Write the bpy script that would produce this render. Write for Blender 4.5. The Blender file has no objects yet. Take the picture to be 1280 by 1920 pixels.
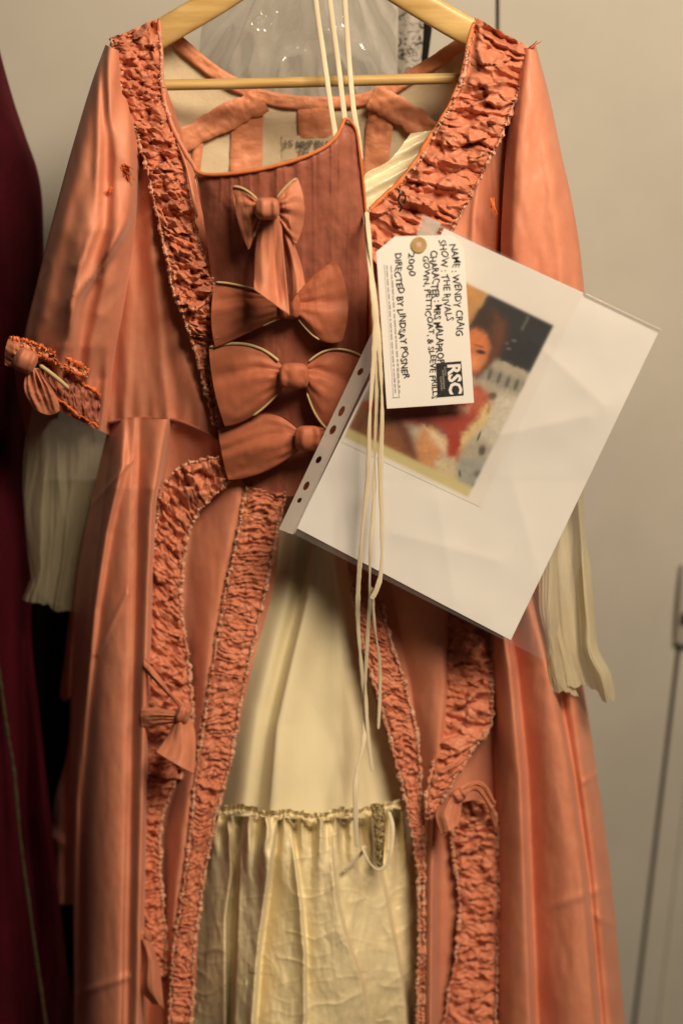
import bpy, math, random
import numpy as np

# ------------------------------------------------------------------ camera, world, lamps
SC = bpy.context.scene
COL = SC.collection
Z0 = 1.30                                   # height of the middle of the picture above the floor
PITCH = math.radians(20.0)
DIST_Y = 1.45
CAM_H = DIST_Y * math.tan(PITCH)
FPX = (DIST_Y / math.cos(PITCH)) / 0.0005   # focal length in photo pixels (0.5 mm per pixel at the gown)
CAM = np.array([0.0, -DIST_Y, Z0 + CAM_H])

cam_d = bpy.data.cameras.new('camera')
cam = bpy.data.objects.new('camera', cam_d)
COL.objects.link(cam)
cam.location = CAM
cam.rotation_euler = (math.radians(90) - PITCH, 0, 0)
cam_d.sensor_fit = 'VERTICAL'
cam_d.sensor_height = 36.0
cam_d.lens = 36.0 * FPX / 1920.0
cam_d.clip_start = 0.05
cam_d.clip_end = 50
cam_d.dof.use_dof = True
cam_d.dof.focus_distance = 1.385
cam_d.dof.aperture_fstop = 2.4
SC.camera = cam

w = bpy.data.worlds.new('World')
SC.world = w
w.use_nodes = True
w.node_tree.nodes['Background'].inputs[0].default_value = (1.0, 0.78, 0.55, 1)
w.node_tree.nodes['Background'].inputs[1].default_value = 0.034


def lamp(name, loc, aim, size, size_y, power, color):
    d = bpy.data.lights.new(name, 'AREA')
    d.shape = 'RECTANGLE'
    d.size, d.size_y, d.energy, d.color = size, size_y, power, color
    o = bpy.data.objects.new(name, d)
    COL.objects.link(o)
    o.location = loc
    v = np.array(aim, float) - np.array(loc, float)
    from mathutils import Vector
    o.rotation_euler = Vector(v).to_track_quat('-Z', 'Y').to_euler()
    return o


lamp('ceiling_lamp', (0.62, -1.18, Z0 + 1.32), (0.02, 0.0, Z0 + 0.02), 0.72, 0.42, 46.0, (1.0, 0.80, 0.57))

SC.view_settings.view_transform = 'Standard'
SC.view_settings.look = 'None'
SC.view_settings.exposure = 0.0
SC.view_settings.gamma = 1.0
SC.render.engine = 'CYCLES'
SC.cycles.use_denoising = True
SC.cycles.max_bounces = 8
SC.cycles.transparent_max_bounces = 12
SC.render.filter_size = 2.3

# ------------------------------------------------------------------ helpers
random.seed(7)
RNG = np.random.RandomState(11)


def P(px, py, d):
    """photo pixel + distance in front of the hanger plane (mm) -> world point(s)"""
    px, py, d = np.broadcast_arrays(np.asarray(px, float), np.asarray(py, float), np.asarray(d, float))
    d = d + 95.0 * np.clip((py - 900) / 1000.0, 0, 1.2) ** 1.4 * np.clip((d + 110) / 60.0, 0, 1)   # everything that hangs flares forward towards the hem
    a = (px - 640.0) / FPX
    b = -(py - 960.0) / FPX
    cp, sp = math.cos(PITCH), math.sin(PITCH)
    dy = cp + b * sp
    dz = -sp + b * cp
    t = (-d / 1000.0 + DIST_Y) / dy
    return np.stack([CAM[0] + t * a, CAM[1] + t * dy, CAM[2] + t * dz], -1)


def lattice(seed):
    return np.random.RandomState(seed).rand(128, 128)


def noise(x, y, seed=0):
    x = np.asarray(x, float); y = np.asarray(y, float)
    g = lattice(seed)
    xi = np.floor(x).astype(int); yi = np.floor(y).astype(int)
    fx = x - xi; fy = y - yi
    fx = fx * fx * fx * (fx * (fx * 6 - 15) + 10); fy = fy * fy * fy * (fy * (fy * 6 - 15) + 10)
    a = g[yi % 128, xi % 128]; b = g[yi % 128, (xi + 1) % 128]
    c = g[(yi + 1) % 128, xi % 128]; e = g[(yi + 1) % 128, (xi + 1) % 128]
    return (a * (1 - fx) + b * fx) * (1 - fy) + (c * (1 - fx) + e * fx) * fy * 1.0


def fbm(x, y, seed=0, o=3):
    r = 0; a = 1; s = 0
    for k in range(o):
        r = r + a * noise(x * 2 ** k, y * 2 ** k, seed + k * 17); s += a; a *= .5
    return r / s - .5


def ridged(x, y, seed=0):
    return 1 - np.abs(2 * noise(x, y, seed) - 1)


def spline(vals, t):
    """Catmull-Rom along axis 0, t in 0..n-1"""
    vals = np.asarray(vals, float)
    n = len(vals)
    t = np.clip(np.asarray(t, float), 0, n - 1 - 1e-9)
    i = np.floor(t).astype(int)
    f = (t - i).reshape((-1,) + (1,) * (vals.ndim - 1))
    ext = np.concatenate([2 * vals[:1] - vals[1:2], vals, 2 * vals[-1:] - vals[-2:-1]], 0)
    p0, p1, p2, p3 = ext[i], ext[i + 1], ext[i + 2], ext[i + 3]
    return .5 * (2 * p1 + (p2 - p0) * f + (2 * p0 - 5 * p1 + 4 * p2 - p3) * f ** 2 + (3 * p1 - p0 - 3 * p2 + p3) * f ** 3)


def facets(x, y, seed=0, soft=9.0):
    """crumpled cloth: small tilted planes meeting in creases, about -1..1"""
    rs = np.random.RandomState(seed)
    J = rs.rand(64, 64, 2); G = rs.randn(64, 64, 2); H = rs.rand(64, 64) - .5
    xi = np.floor(x).astype(int); yi = np.floor(y).astype(int)
    num = 0; den = 0
    for a in (-1, 0, 1):
        for b in (-1, 0, 1):
            cx = xi + a; cy = yi + b
            j = J[cy % 64, cx % 64]; g = G[cy % 64, cx % 64]
            dx = x - cx - .1 - .8 * j[..., 0]; dy = y - cy - .1 - .8 * j[..., 1]
            w_ = np.exp(-soft * (dx * dx + dy * dy))
            num = num + w_ * (H[cy % 64, cx % 64] * 1.1 + .75 * g[..., 0] * dx + .55 * g[..., 1] * dy); den = den + w_
    return num / (den + 1e-12)


def polyx(path, y):
    p = np.array(path, float)
    return np.interp(y, p[:, 1], p[:, 0])


def surf(ctrl, nu, nv):
    c = np.array(ctrl, float)
    R, Cn = c.shape[:2]
    a = spline(c, np.linspace(0, R - 1, nv))
    return spline(a.transpose(1, 0, 2), np.linspace(0, Cn - 1, nu)).transpose(1, 0, 2)


def new_obj(name, me, mat, parent):
    if mat is not None and len(me.materials) == 0:
        me.materials.append(mat)
    o = bpy.data.objects.new(name, me)
    COL.objects.link(o)
    if parent is not None:
        o.parent = parent
        o.matrix_parent_inverse = parent.matrix_world.inverted()
    return o


def thing(name, label, cat, at, group=None):
    o = bpy.data.objects.new(name, None)
    COL.objects.link(o)
    o.empty_display_size = 0.03
    o.location = P(*at)
    o['label'] = label
    o['category'] = cat
    if group:
        o['group'] = group
    bpy.context.view_layer.update()
    return o


def tag(o, label, cat, group=None):
    o['label'] = label
    o['category'] = cat
    if group:
        o['group'] = group
    return o


def raw_mesh(name, V, F, mat, parent, uv=None, smooth=True, colors=None):
    """V (n,3) world, F (m,k) equal-size faces"""
    V = np.asarray(V, float)
    F = np.asarray(F, int)
    me = bpy.data.meshes.new(name)
    m, k = F.shape
    me.vertices.add(len(V))
    me.vertices.foreach_set('co', V.astype(np.float32).ravel())
    me.loops.add(m * k)
    me.loops.foreach_set('vertex_index', F.astype(np.int32).ravel())
    me.polygons.add(m)
    me.polygons.foreach_set('loop_start', np.arange(0, m * k, k, dtype=np.int32))
    me.polygons.foreach_set('loop_total', np.full(m, k, dtype=np.int32))
    me.polygons.foreach_set('use_smooth', np.full(m, bool(smooth)))
    if uv is not None:
        l = me.uv_layers.new(name='UVMap')
        l.data.foreach_set('uv', np.asarray(uv, np.float32)[F.ravel()].ravel())
    if colors is not None:
        c = me.color_attributes.new('Col', 'FLOAT_COLOR', 'POINT')
        c.data.foreach_set('color', np.asarray(colors, np.float32).ravel())
    me.update(calc_edges=True)
    me.validate()
    o = new_obj(name, me, mat, parent)
    return o


def grid_faces(nv, nu, wrap=False):
    idx = np.arange(nv * nu).reshape(nv, nu)
    if wrap:
        r = np.concatenate([idx, idx[:, :1]], 1)
    else:
        r = idx
    return np.stack([r[:-1, :-1], r[1:, :-1], r[1:, 1:], r[:-1, 1:]], -1).reshape(-1, 4)


def grid(name, X, mat, parent, wrap=False, colors=None, smooth=True):
    """X (nv,nu,3) of (px,py,d)"""
    nv, nu = X.shape[:2]
    W = P(X[..., 0], X[..., 1], X[..., 2])
    du = np.linalg.norm(np.diff(W, axis=1), axis=2).mean(0)
    dv = np.linalg.norm(np.diff(W, axis=0), axis=2).mean(1)
    u = np.concatenate([[0], np.cumsum(du)]); v = np.concatenate([[0], np.cumsum(dv)])
    uv = np.stack(np.meshgrid(u, v), -1).reshape(-1, 2)
    return raw_mesh(name, W.reshape(-1, 3), grid_faces(nv, nu, wrap), mat, parent, uv, smooth, colors)


def patch(name, ctrl, mat, parent, nu=60, nv=90, disp=None, edge=None):
    X = surf(ctrl, nu, nv)
    u = np.linspace(0, 1, nu)[None, :]; v = np.linspace(0, 1, nv)[:, None]
    u, v = np.broadcast_arrays(u, v)
    if disp is not None:
        X[..., 2] += disp(X[..., 0], X[..., 1], u, v)
    return grid(name, X, mat, parent)


def foldsum(px, py, folds):
    """folds: (path, amp, left width, right width)"""
    r = 0
    for path, amp, wl, wr in folds:
        p = np.array(path, float)
        x = np.interp(py, p[:, 1], p[:, 0])
        t = px - x
        r = r + amp * np.where(t < 0, np.exp(-(t / wl) ** 2), np.exp(-(t / wr) ** 2))
    return r


def lobes(px, py, L):
    """overlapping folds: each rises from path a to its edge b and drops away sharply behind it"""
    r = 0
    for a, b, amp, pw, drop in L:
        a = np.array(a, float); b = np.array(b, float)
        xa = np.interp(py, a[:, 1], a[:, 0]); xb = np.interp(py, b[:, 1], b[:, 0])
        t = np.clip((px - xa) / (xb - xa), 0, 1)
        r = r + amp * np.sin(np.pi / 2 * t) ** pw / (1 + np.exp(np.clip((px - xb) / drop, -40, 40)))
    return r


def tube(name, pts, rad, mat, parent, nv=None, nu=10, flat=1.0, wob=0.0, seed=0, cap=True, rend=None, twist=0.0):
    """tube along (px,py,d) points, radius in px; flat<1 squashes it in depth"""
    pts = np.array(pts, float)
    L = np.sum(np.hypot(*np.diff(pts[:, :2], axis=0).T))
    nv = nv or max(6, int(L / 4))
    C = spline(pts, np.linspace(0, len(pts) - 1, nv))
    t = np.gradient(C[:, :2], axis=0)
    t /= np.linalg.norm(t, axis=1)[:, None] + 1e-9
    n = np.stack([-t[:, 1], t[:, 0]], 1)
    ph = np.linspace(0, 2 * np.pi, nu, endpoint=False)
    r = np.full(nv, float(rad))
    if rend is not None:
        r = np.linspace(rad, rend, nv)
    if wob:
        r = r * (1 + wob * 2 * fbm(np.arange(nv) / 5.0, np.zeros(nv), seed))
    if twist:
        sl = np.linspace(0, L, nv)
        r = r * (.42 + .58 * np.abs(np.sin(sl / 70.0 * twist + seed)) ** .6)
    if cap:
        r[0] *= .05; r[-1] *= .05
        if nv > 8:
            C[1] = C[0] * .92 + C[2] * .08 if False else C[1]
    X = np.zeros((nv, nu, 3))
    X[..., 0] = C[:, None, 0] + n[:, None, 0] * r[:, None] * np.cos(ph)
    X[..., 1] = C[:, None, 1] + n[:, None, 1] * r[:, None] * np.cos(ph)
    X[..., 2] = C[:, None, 2] + r[:, None] * flat * .5 * np.sin(ph)
    return grid(name, X, mat, parent, wrap=True)


def prism(name, poly, d0, d1, mat, parent, bevel=0.0):
    """polygon given in photo pixels at distance d0 (front), extruded straight back to d1"""
    F = P([p[0] for p in poly], [p[1] for p in poly], d0)
    B = F.copy(); B[:, 1] = -d1 / 1000.0
    n = len(poly)
    V = np.concatenate([F, B])
    me = bpy.data.meshes.new(name)
    fs = [list(range(n - 1, -1, -1)), list(range(n, 2 * n))] + [[i, (i + 1) % n, n + (i + 1) % n, n + i] for i in range(n)]
    me.from_pydata(V.tolist(), [], fs)
    me.update()
    import bmesh
    bm = bmesh.new(); bm.from_mesh(me)
    bmesh.ops.recalc_face_normals(bm, faces=bm.faces)
    if bevel:
        bmesh.ops.bevel(bm, geom=list(bm.edges), offset=bevel, segments=2, affect='EDGES', profile=.6)
    bm.to_mesh(me); bm.free()
    return new_obj(name, me, mat, parent)


def fill2d(name, loops, dfun, mat, parent, thick=0.0, sub=0):
    """flat shape with holes, loops in photo px, laid at distance dfun(px,py)"""
    cu = bpy.data.curves.new(name, 'CURVE'); cu.dimensions = '2D'; cu.fill_mode = 'FRONT'
    for lp in loops:
        s = cu.splines.new('POLY'); s.points.add(len(lp) - 1); s.use_cyclic_u = True
        for q, (x, y) in zip(s.points, lp):
            q.co = (x / 100.0, -y / 100.0, 0, 1)
    return flat_to_mesh(name, cu, lambda x, y: (x * 100.0, -y * 100.0), dfun, mat, parent, thick)


def flat_to_mesh(name, curve, xf, dfun, mat, parent, thick=0.0):
    o = bpy.data.objects.new(name + '_tmp', curve)
    COL.objects.link(o)
    dg = bpy.context.evaluated_depsgraph_get()
    me = bpy.data.meshes.new_from_object(o.evaluated_get(dg))
    bpy.data.objects.remove(o)
    n = len(me.vertices)
    co = np.zeros(n * 3, np.float32); me.vertices.foreach_get('co', co); co = co.reshape(-1, 3)
    px, py = xf(co[:, 0], co[:, 1])
    W = P(px, py, dfun(px, py))
    me.vertices.foreach_set('co', W.astype(np.float32).ravel())
    me.materials.clear(); me.update()
    me.name = name
    ob = new_obj(name, me, mat, parent)
    if thick:
        m = ob.modifiers.new('thickness', 'SOLIDIFY'); m.thickness = thick; m.offset = 0
    return ob


# ------------------------------------------------------------------ materials
def nt(name):
    m = bpy.data.materials.new(name); m.use_nodes = True
    n = m.node_tree.nodes; l = m.node_tree.links
    return m, n, l, n['Principled BSDF']


def ramp2(n, l, fac, c0, c1, p0=.3, p1=.7):
    r = n.new('ShaderNodeValToRGB')
    r.color_ramp.elements[0].position = p0; r.color_ramp.elements[1].position = p1
    r.color_ramp.elements[0].color = (*c0, 1); r.color_ramp.elements[1].color = (*c1, 1)
    l.new(fac, r.inputs[0])
    return r.outputs[0]


def noise_node(n, l, vec, scale, detail=3, rough=.6, dist=0.0):
    t = n.new('ShaderNodeTexNoise'); t.inputs['Scale'].default_value = scale
    t.inputs['Detail'].default_value = detail; t.inputs['Roughness'].default_value = rough
    t.inputs['Distortion'].default_value = dist
    if vec is not None:
        l.new(vec, t.inputs['Vector'])
    return t.outputs['Fac']


def mapping(n, l, src, scale):
    m = n.new('ShaderNodeMapping'); m.inputs['Scale'].default_value = scale
    l.new(src, m.inputs['Vector'])
    return m.outputs[0]


def cloth(name, c0, c1, rough=.45, sheen=.3, tint=(1, .8, .7), slub=(40, 700), bump=.15, spec=.35, crinkle=0.0, trans=0.0):
    m, n, l, b = nt(name)
    tc = n.new('ShaderNodeTexCoord')
    a = mapping(n, l, tc.outputs['UV'], (slub[0], slub[1], 1))
    a2 = mapping(n, l, tc.outputs['UV'], (slub[1], slub[0], 1))
    f1 = noise_node(n, l, a, 1.0, 2); f2 = noise_node(n, l, a2, 1.0, 2)
    mx = n.new('ShaderNodeMath'); mx.operation = 'ADD'; l.new(f1, mx.inputs[0]); l.new(f2, mx.inputs[1])
    hf = n.new('ShaderNodeMath'); hf.operation = 'MULTIPLY'; hf.inputs[1].default_value = .5; l.new(mx.outputs[0], hf.inputs[0])
    big = noise_node(n, l, tc.outputs['UV'], 22.0, 4, .65)
    mix = n.new('ShaderNodeMath'); mix.operation = 'MULTIPLY_ADD'; mix.inputs[1].default_value = .35
    l.new(hf.outputs[0], mix.inputs[0])
    k = n.new('ShaderNodeMath'); k.operation = 'MULTIPLY'; k.inputs[1].default_value = .65; l.new(big, k.inputs[0])
    l.new(k.outputs[0], mix.inputs[2])
    l.new(ramp2(n, l, mix.outputs[0], c0, c1, .36, .64), b.inputs['Base Color'])
    b.inputs['Roughness'].default_value = rough
    b.inputs['Specular IOR Level'].default_value = spec
    b.inputs['Sheen Weight'].default_value = sheen
    b.inputs['Sheen Roughness'].default_value = .35
    b.inputs['Sheen Tint'].default_value = (*tint, 1)
    bp = n.new('ShaderNodeBump'); bp.inputs['Strength'].default_value = bump; bp.inputs['Distance'].default_value = .0006
    l.new(hf.outputs[0], bp.inputs['Height'])
    last = bp.outputs[0]
    if crinkle:
        cn = noise_node(n, l, mapping(n, l, tc.outputs['UV'], (60, 110, 1)), 1.0, 3, .6, 1.2)
        b2 = n.new('ShaderNodeBump'); b2.inputs['Strength'].default_value = crinkle; b2.inputs['Distance'].default_value = .003
        l.new(cn, b2.inputs['Height']); l.new(last, b2.inputs['Normal']); last = b2.outputs[0]
    l.new(last, b.inputs['Normal'])
    if trans:
        t = n.new('ShaderNodeBsdfTranslucent'); t.inputs[0].default_value = (*c1, 1)
        ms = n.new('ShaderNodeMixShader'); ms.inputs[0].default_value = trans
        l.new(b.outputs[0], ms.inputs[1]); l.new(t.outputs[0], ms.inputs[2])
        l.new(ms.outputs[0], n['Material Output'].inputs['Surface'])
    return m


def plain(name, c0, c1=None, rough=.5, spec=.4, scale=30, bump=0.0, metal=0.0, stretch=(1, 1, 1)):
    m, n, l, b = nt(name)
    tc = n.new('ShaderNodeTexCoord')
    f = noise_node(n, l, mapping(n, l, tc.outputs['Object'], stretch), scale, 4, .6)
    l.new(ramp2(n, l, f, c0, c1 or c0), b.inputs['Base Color'])
    b.inputs['Roughness'].default_value = rough; b.inputs['Specular IOR Level'].default_value = spec
    b.inputs['Metallic'].default_value = metal
    if bump:
        bp = n.new('ShaderNodeBump'); bp.inputs['Strength'].default_value = bump; bp.inputs['Distance'].default_value = .001
        l.new(f, bp.inputs['Height']); l.new(bp.outputs[0], b.inputs['Normal'])
    return m


def film(name, tint, alpha, rough=.12, crinkle=.3, gloss=.06):
    """clear plastic film: mostly see-through, with a gloss and a little milkiness"""
    m, n, l, b = nt(name)
    tc = n.new('ShaderNodeTexCoord')
    b.inputs['Base Color'].default_value = (*tint, 1); b.inputs['Roughness'].default_value = rough
    b.inputs['Specular IOR Level'].default_value = .6
    b.inputs['Alpha'].default_value = alpha
    g = n.new('ShaderNodeBsdfGlossy'); g.inputs['Roughness'].default_value = rough
    tr = n.new('ShaderNodeBsdfTransparent')
    f = noise_node(n, l, tc.outputs['UV'], 26, 3, .6, .8)
    bp = n.new('ShaderNodeBump'); bp.inputs['Strength'].default_value = crinkle; bp.inputs['Distance'].default_value = .002
    l.new(f, bp.inputs['Height'])
    for q in (g, b):
        l.new(bp.outputs[0], q.inputs['Normal'])
    ms = n.new('ShaderNodeMixShader'); ms.inputs[0].default_value = gloss; l.new(tr.outputs[0], ms.inputs[1]); l.new(g.outputs[0], ms.inputs[2])
    m2 = n.new('ShaderNodeMixShader'); m2.inputs[0].default_value = alpha
    b.inputs['Alpha'].default_value = 1
    l.new(ms.outputs[0], m2.inputs[1]); l.new(b.outputs[0], m2.inputs[2])
    l.new(m2.outputs[0], n['Material Output'].inputs['Surface'])
    return m


SILK = cloth('salmon_shot_silk', (.58, .205, .118), (.66, .275, .175), .52, .22, (1, .8, .72), (220, 1300), .22, .30)
SILKD = cloth('shaded_shot_silk', (.30, .092, .056), (.38, .13, .085), .5, .3, (.8, .6, .55), (30, 700), .25, .35)  # same gown silk with shade put into its colour, mainly for the stomacher
BOWSILK = cloth('bow_silk', (.49, .17, .095), (.56, .215, .125), .55, .2, (1, .7, .6), (500, 900), .4, .3)
BOWDARK = cloth('shaded_bow_silk', (.39, .115, .058), (.46, .15, .08), .58, .2, (.9, .6, .5), (500, 900), .4, .3)  # copy of the bow silk darkened to paint shade on the lower bows
TRIM = cloth('ruched_silk', (.52, .17, .09), (.62, .24, .145), .5, .35, (1, .75, .7), (60, 400), .3, .35, crinkle=.25)
LINING = cloth('cream_cotton_lining', (.60, .50, .34), (.68, .58, .41), .8, .1, (1, .9, .7), (400, 400), .3, .15, crinkle=.15)
FACING = cloth('orange_bias_facing', (.62, .24, .12), (.72, .31, .18), .5, .25, (1, .8, .7), (60, 600), .3, .3, crinkle=.45)
CREAM = cloth('cream_satin', (.74, .66, .44), (.79, .71, .48), .27, .15, (1, .95, .8), (25, 900), .08, .6)
TAFFETA = cloth('cream_taffeta', (.73, .625, .385), (.80, .70, .45), .42, .2, (1, .95, .8), (60, 900), .25, .42)
VOILE = cloth('cream_voile', (.62, .56, .39), (.70, .64, .46), .7, .2, (1, 1, .85), (500, 500), .2, .2, trans=.35)
_t = VOILE.node_tree
_mo = _t.nodes['Material Output']; _src = _mo.inputs['Surface'].links[0].from_socket
_tr = _t.nodes.new('ShaderNodeBsdfTransparent'); _mx = _t.nodes.new('ShaderNodeMixShader'); _mx.inputs[0].default_value = .62  # sheer cloth, made clearer still so dark backing imitates shade on left frill
_t.links.new(_src, _mx.inputs[1]); _t.links.new(_tr.outputs[0], _mx.inputs[2]); _t.links.new(_mx.outputs[0], _mo.inputs['Surface'])
TAPE = cloth('cream_cotton_tape', (.68, .58, .40), (.76, .66, .48), .55, .2, (1, .95, .85), (800, 800), .25, .3)
VOILE2 = VOILE.copy(); VOILE2.name = 'thick_cream_voile'
for _n in VOILE2.node_tree.nodes:
    if _n.type == 'MIX_SHADER' and abs(_n.inputs[0].default_value - .62) < .01:
        _n.inputs[0].default_value = .14
CORD = cloth('cream_lining_edge', (.50, .39, .20), (.60, .48, .27), .6, .15, (1, .95, .8), (400, 400), .25, .3)
ORANGE = plain('orange_piping', (.62, .17, .05), (.70, .22, .08), .55, .3, 200)
FRAY_O = plain('orange_frayed_thread', (.66, .13, .035), (.75, .2, .06), .7, .2, 300)
FRAY_C = plain('pale_frayed_thread', (.64, .44, .32), (.74, .56, .43), .8, .2, 300)
EDGE = cloth('pinked_silk_edge', (.50, .17, .085), (.68, .43, .31), .7, .2, (1, .85, .75), (130, 160), .3, .2)
WOOD = plain('pale_varnished_wood', (.46, .29, .095), (.68, .48, .20), .38, .45, 14, .05, stretch=(1, 8, 8))
VELVET = cloth('burgundy_velvet', (.030, .0015, .004), (.05, .0025, .008), .8, .3, (.5, .03, .08), (200, 200), .2, .1)
BLACKC = cloth('black_cloth', (.006, .005, .005), (.01, .009, .008), .8, .05, (.2, .2, .2), (300, 300), .2, .1)
BRAID = plain('dull_gold_braid', (.02, .016, .006), (.05, .04, .014), .6, .4, 300)
WALLM = plain('painted_panel', (.475, .46, .415), (.55, .53, .48), .42, .35, 5.0, .06)
DARKGAP = plain('dark_recess', (.03, .028, .025), (.045, .04, .035), .8, .2, 5)
PAPER = plain('white_paper', (.76, .75, .74), (.80, .79, .78), .6, .3, 9)
CARD = plain('white_card', (.84, .82, .79), (.88, .86, .83), .55, .3, 9)
INK = plain('black_ink', (.02, .02, .022), (.05, .05, .055), .7, .2, 500)
FADED = plain('faded_ink', (.10, .105, .095), (.22, .21, .18), .7, .2, 300)
INKG = plain('grey_print', (.42, .40, .40), (.5, .48, .47), .7, .2, 500)
BRASS = plain('tan_fibre_washer', (.42, .27, .10), (.52, .35, .15), .5, .4, 200)
STEEL = plain('blackened_steel', (.05, .045, .04), (.12, .11, .10), .35, .5, 300, metal=.8)
GREYM = plain('grey_plastic', (.40, .385, .35), (.45, .43, .39), .45, .5, 20)
POLY = film('clear_polythene', (.85, .83, .8), .22, .10, .9, .22)
POCKET = film('clear_pocket_film', (.80, .78, .77), .04, .14, .3, .04)
STRIPF = film('milky_punched_film', (.72, .66, .62), .42, .2, .12)
m, n_, l_, b_ = nt('colour_print')
at = n_.new('ShaderNodeVertexColor'); at.layer_name = 'Col'
l_.new(at.outputs[0], b_.inputs['Base Color']); b_.inputs['Roughness'].default_value = .35
PRINT = m
m, n_, l_, b_ = nt('speckled_print')
tc_ = n_.new('ShaderNodeTexCoord')
f_ = noise_node(n_, l_, tc_.outputs['Object'], 130, 4, .75, 1.5)
l_.new(ramp2(n_, l_, f_, (.03, .03, .03), (.42, .39, .36), .40, .5), b_.inputs['Base Color'])
SPECK = m

# ------------------------------------------------------------------ the setting: panelled cupboard wall
o = prism('wall', [(-700, -700), (2000, -700), (2000, 2700), (-700, 2700)], -300, -340, DARKGAP, None)
o['kind'] = 'structure'


def door(label, poly, handle=False):
    t = thing('cupboard_door', label, 'cupboard door', (poly[0][0], poly[0][1], -262), 'plain cupboard doors behind the gown')
    prism('door_panel', poly, -262, -280, WALLM, t, .0015)
    return t


door('beige grey cupboard door on the left, behind the hanger and the left sleeve', [(-650, -650), (928, -650), (932, 2650), (-650, 2650)])
d2 = door('beige cupboard door on the right, between the door seam and the dark gap', [(934, -650), (1486, -650), (1262, 1262), (1098, 2650), (938, 2650)])
d3 = door('narrow strip of cupboard front at the right edge, past the dark gap', [(1494, -650), (1990, -650), (1990, 2650), (1105, 2650), (1269, 1262)])
# small raised moulding line on the strip and the catch at its top
prism('moulding', [(1306, 1300), (1312, 1300), (1228, 2010), (1222, 2010)], -259, -261.5, WALLM, d3)
hb = tube('handle', [(1304, 1055, -258), (1301, 1100, -254), (1296, 1160, -254), (1291, 1216, -258)], 29, GREYM, d3, nv=30, nu=20, flat=.45, cap=True)
tube('catch', [(1284, 1148, -248), (1283, 1160, -247), (1282, 1172, -248)], 7, STEEL, d3, nv=10)

# ------------------------------------------------------------------ neighbours on the rail: burgundy gown, black cloth
burg = thing('burgundy_dress', 'dark burgundy velvet dress hanging at the left edge beside the salmon gown', 'dress', (-40, 60, -110))
rows = []
for y, xr, dr, bul in [(-120, -40, -110, 0), (60, -8, -110, 0), (170, 20, -105, 5), (250, 46, -100, 10), (330, 72, -95, 20), (420, 80, -92, 30), (600, 80, -90, 50), (720, 79, -88, 80), (820, 79, -88, 150),
                       (980, 76, -88, 230), (1080, 62, -90, 260), (1200, 58, -80, 280), (1400, 78, -74, 300), (1600, 100, -70, 310), (1800, 120, -66, 315), (1980, 150, -64, 315)]:
    rows.append([(-420, y, -60 + bul * .5), (-260, y, -60 + bul), (-160, y, -35 + bul), (-100, y, -40 + bul * .85), (-60, y, -25 + bul * .35), (min(xr - 30, 20), y, -45), (xr - 6, y, dr + 22), (xr, y, dr - 20), (xr - 20, y, dr - 70)])  # bul: unseen forward swell of the skirt, added to shade the gown's lower left
patch('velvet_body', rows, VELVET, burg, 90, 120,
      lambda px, py, u, v: 10 * np.sin(px / 13.0 + fbm(py / 300, px / 200, 3) * 3) * np.clip((py - 200) / 600, 0, 1) + 6 * fbm(px / 40, py / 160, 5))
br = [(-6, 1230), (3, 1290), (14, 1370), (26, 1442), (38, 1570), (55, 1698), (73, 1826), (92, 1960)]
tube('gold_braid', [(x, y, -8) for x, y in br], 3.4, BRAID, burg, nv=220, nu=8, wob=.5, seed=4, flat=.5)
blk = thing('black_skirt', 'black cloth skirt hanging in the dark between burgundy dress and salmon gown', 'skirt', (120, 1000, -150))
rows = []
for y, xl, xr in [(900, 30, 190), (1120, 20, 210), (1400, 20, 230), (1700, 40, 250), (1980, 60, 260)]:
    rows.append([(xl, y, -170), (xl + .25 * (xr - xl), y, -125), (xl + .5 * (xr - xl), y, -150), (xl + .75 * (xr - xl), y, -120), (xr, y, -170)])
patch('skirt_cloth', rows, BLACKC, blk, 40, 50, lambda px, py, u, v: 5 * np.sin(px / 9.0))

# ------------------------------------------------------------------ polythene bag, strip and strap behind the hanger
bag = thing('polythene_bag', 'clear crinkled polythene bag hanging behind the wooden hanger bar', 'plastic bag', (560, -40, -90))
rows = [[(470, -140, -80), (540, -140, -60), (600, -140, -58), (660, -140, -80)],
        [(400, -20, -100), (500, -20, -72), (620, -20, -70), (735, -20, -100)],
        [(376, 70, -115), (500, 70, -80), (630, 70, -80), (742, 70, -112)],
        [(372, 200, -125), (500, 200, -95), (640, 200, -95), (745, 200, -120)]]


def bagdisp(px, py, u, v):
    ang = np.arctan2(px - 585, py + 260)
    r = 12 * np.sin(ang * 16 + 2 * fbm(ang * 6, py / 160, 3) * 4) + 17 * (ridged(ang * 9 + 3, py / 220, 8) ** 3)
    return r * np.clip((py + 150) / 120, 0.1, 1) + 4 * fbm(px / 30, py / 60, 12)


patch('bag_film', rows, POLY, bag, 110, 80, bagdisp)
o = patch('speckled_strip', [[(744, -60, -130), (768, -60, -124), (796, -60, -130)], [(746, 40, -130), (770, 40, -123), (794, 40, -130)], [(744, 150, -130), (765, 150, -124), (787, 150, -130)]],
          SPECK, None, 12, 24)
tag(o, 'grey strip with black speckled print hanging behind the hanger', 'ribbon')
o = tube('black_strap', [(803, -60, -136), (801, 40, -136), (797, 80, -134), (789, 140, -136)], 9, BLACKC, None, flat=.4)
tag(o, 'short black strap beside the speckled grey strip behind the hanger', 'strap')

# ------------------------------------------------------------------ wooden hanger
hang = thing('clothes_hanger', 'pale wooden clothes hanger with a round trouser bar inside the gown', 'hanger', (590, -105, 0))


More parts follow.
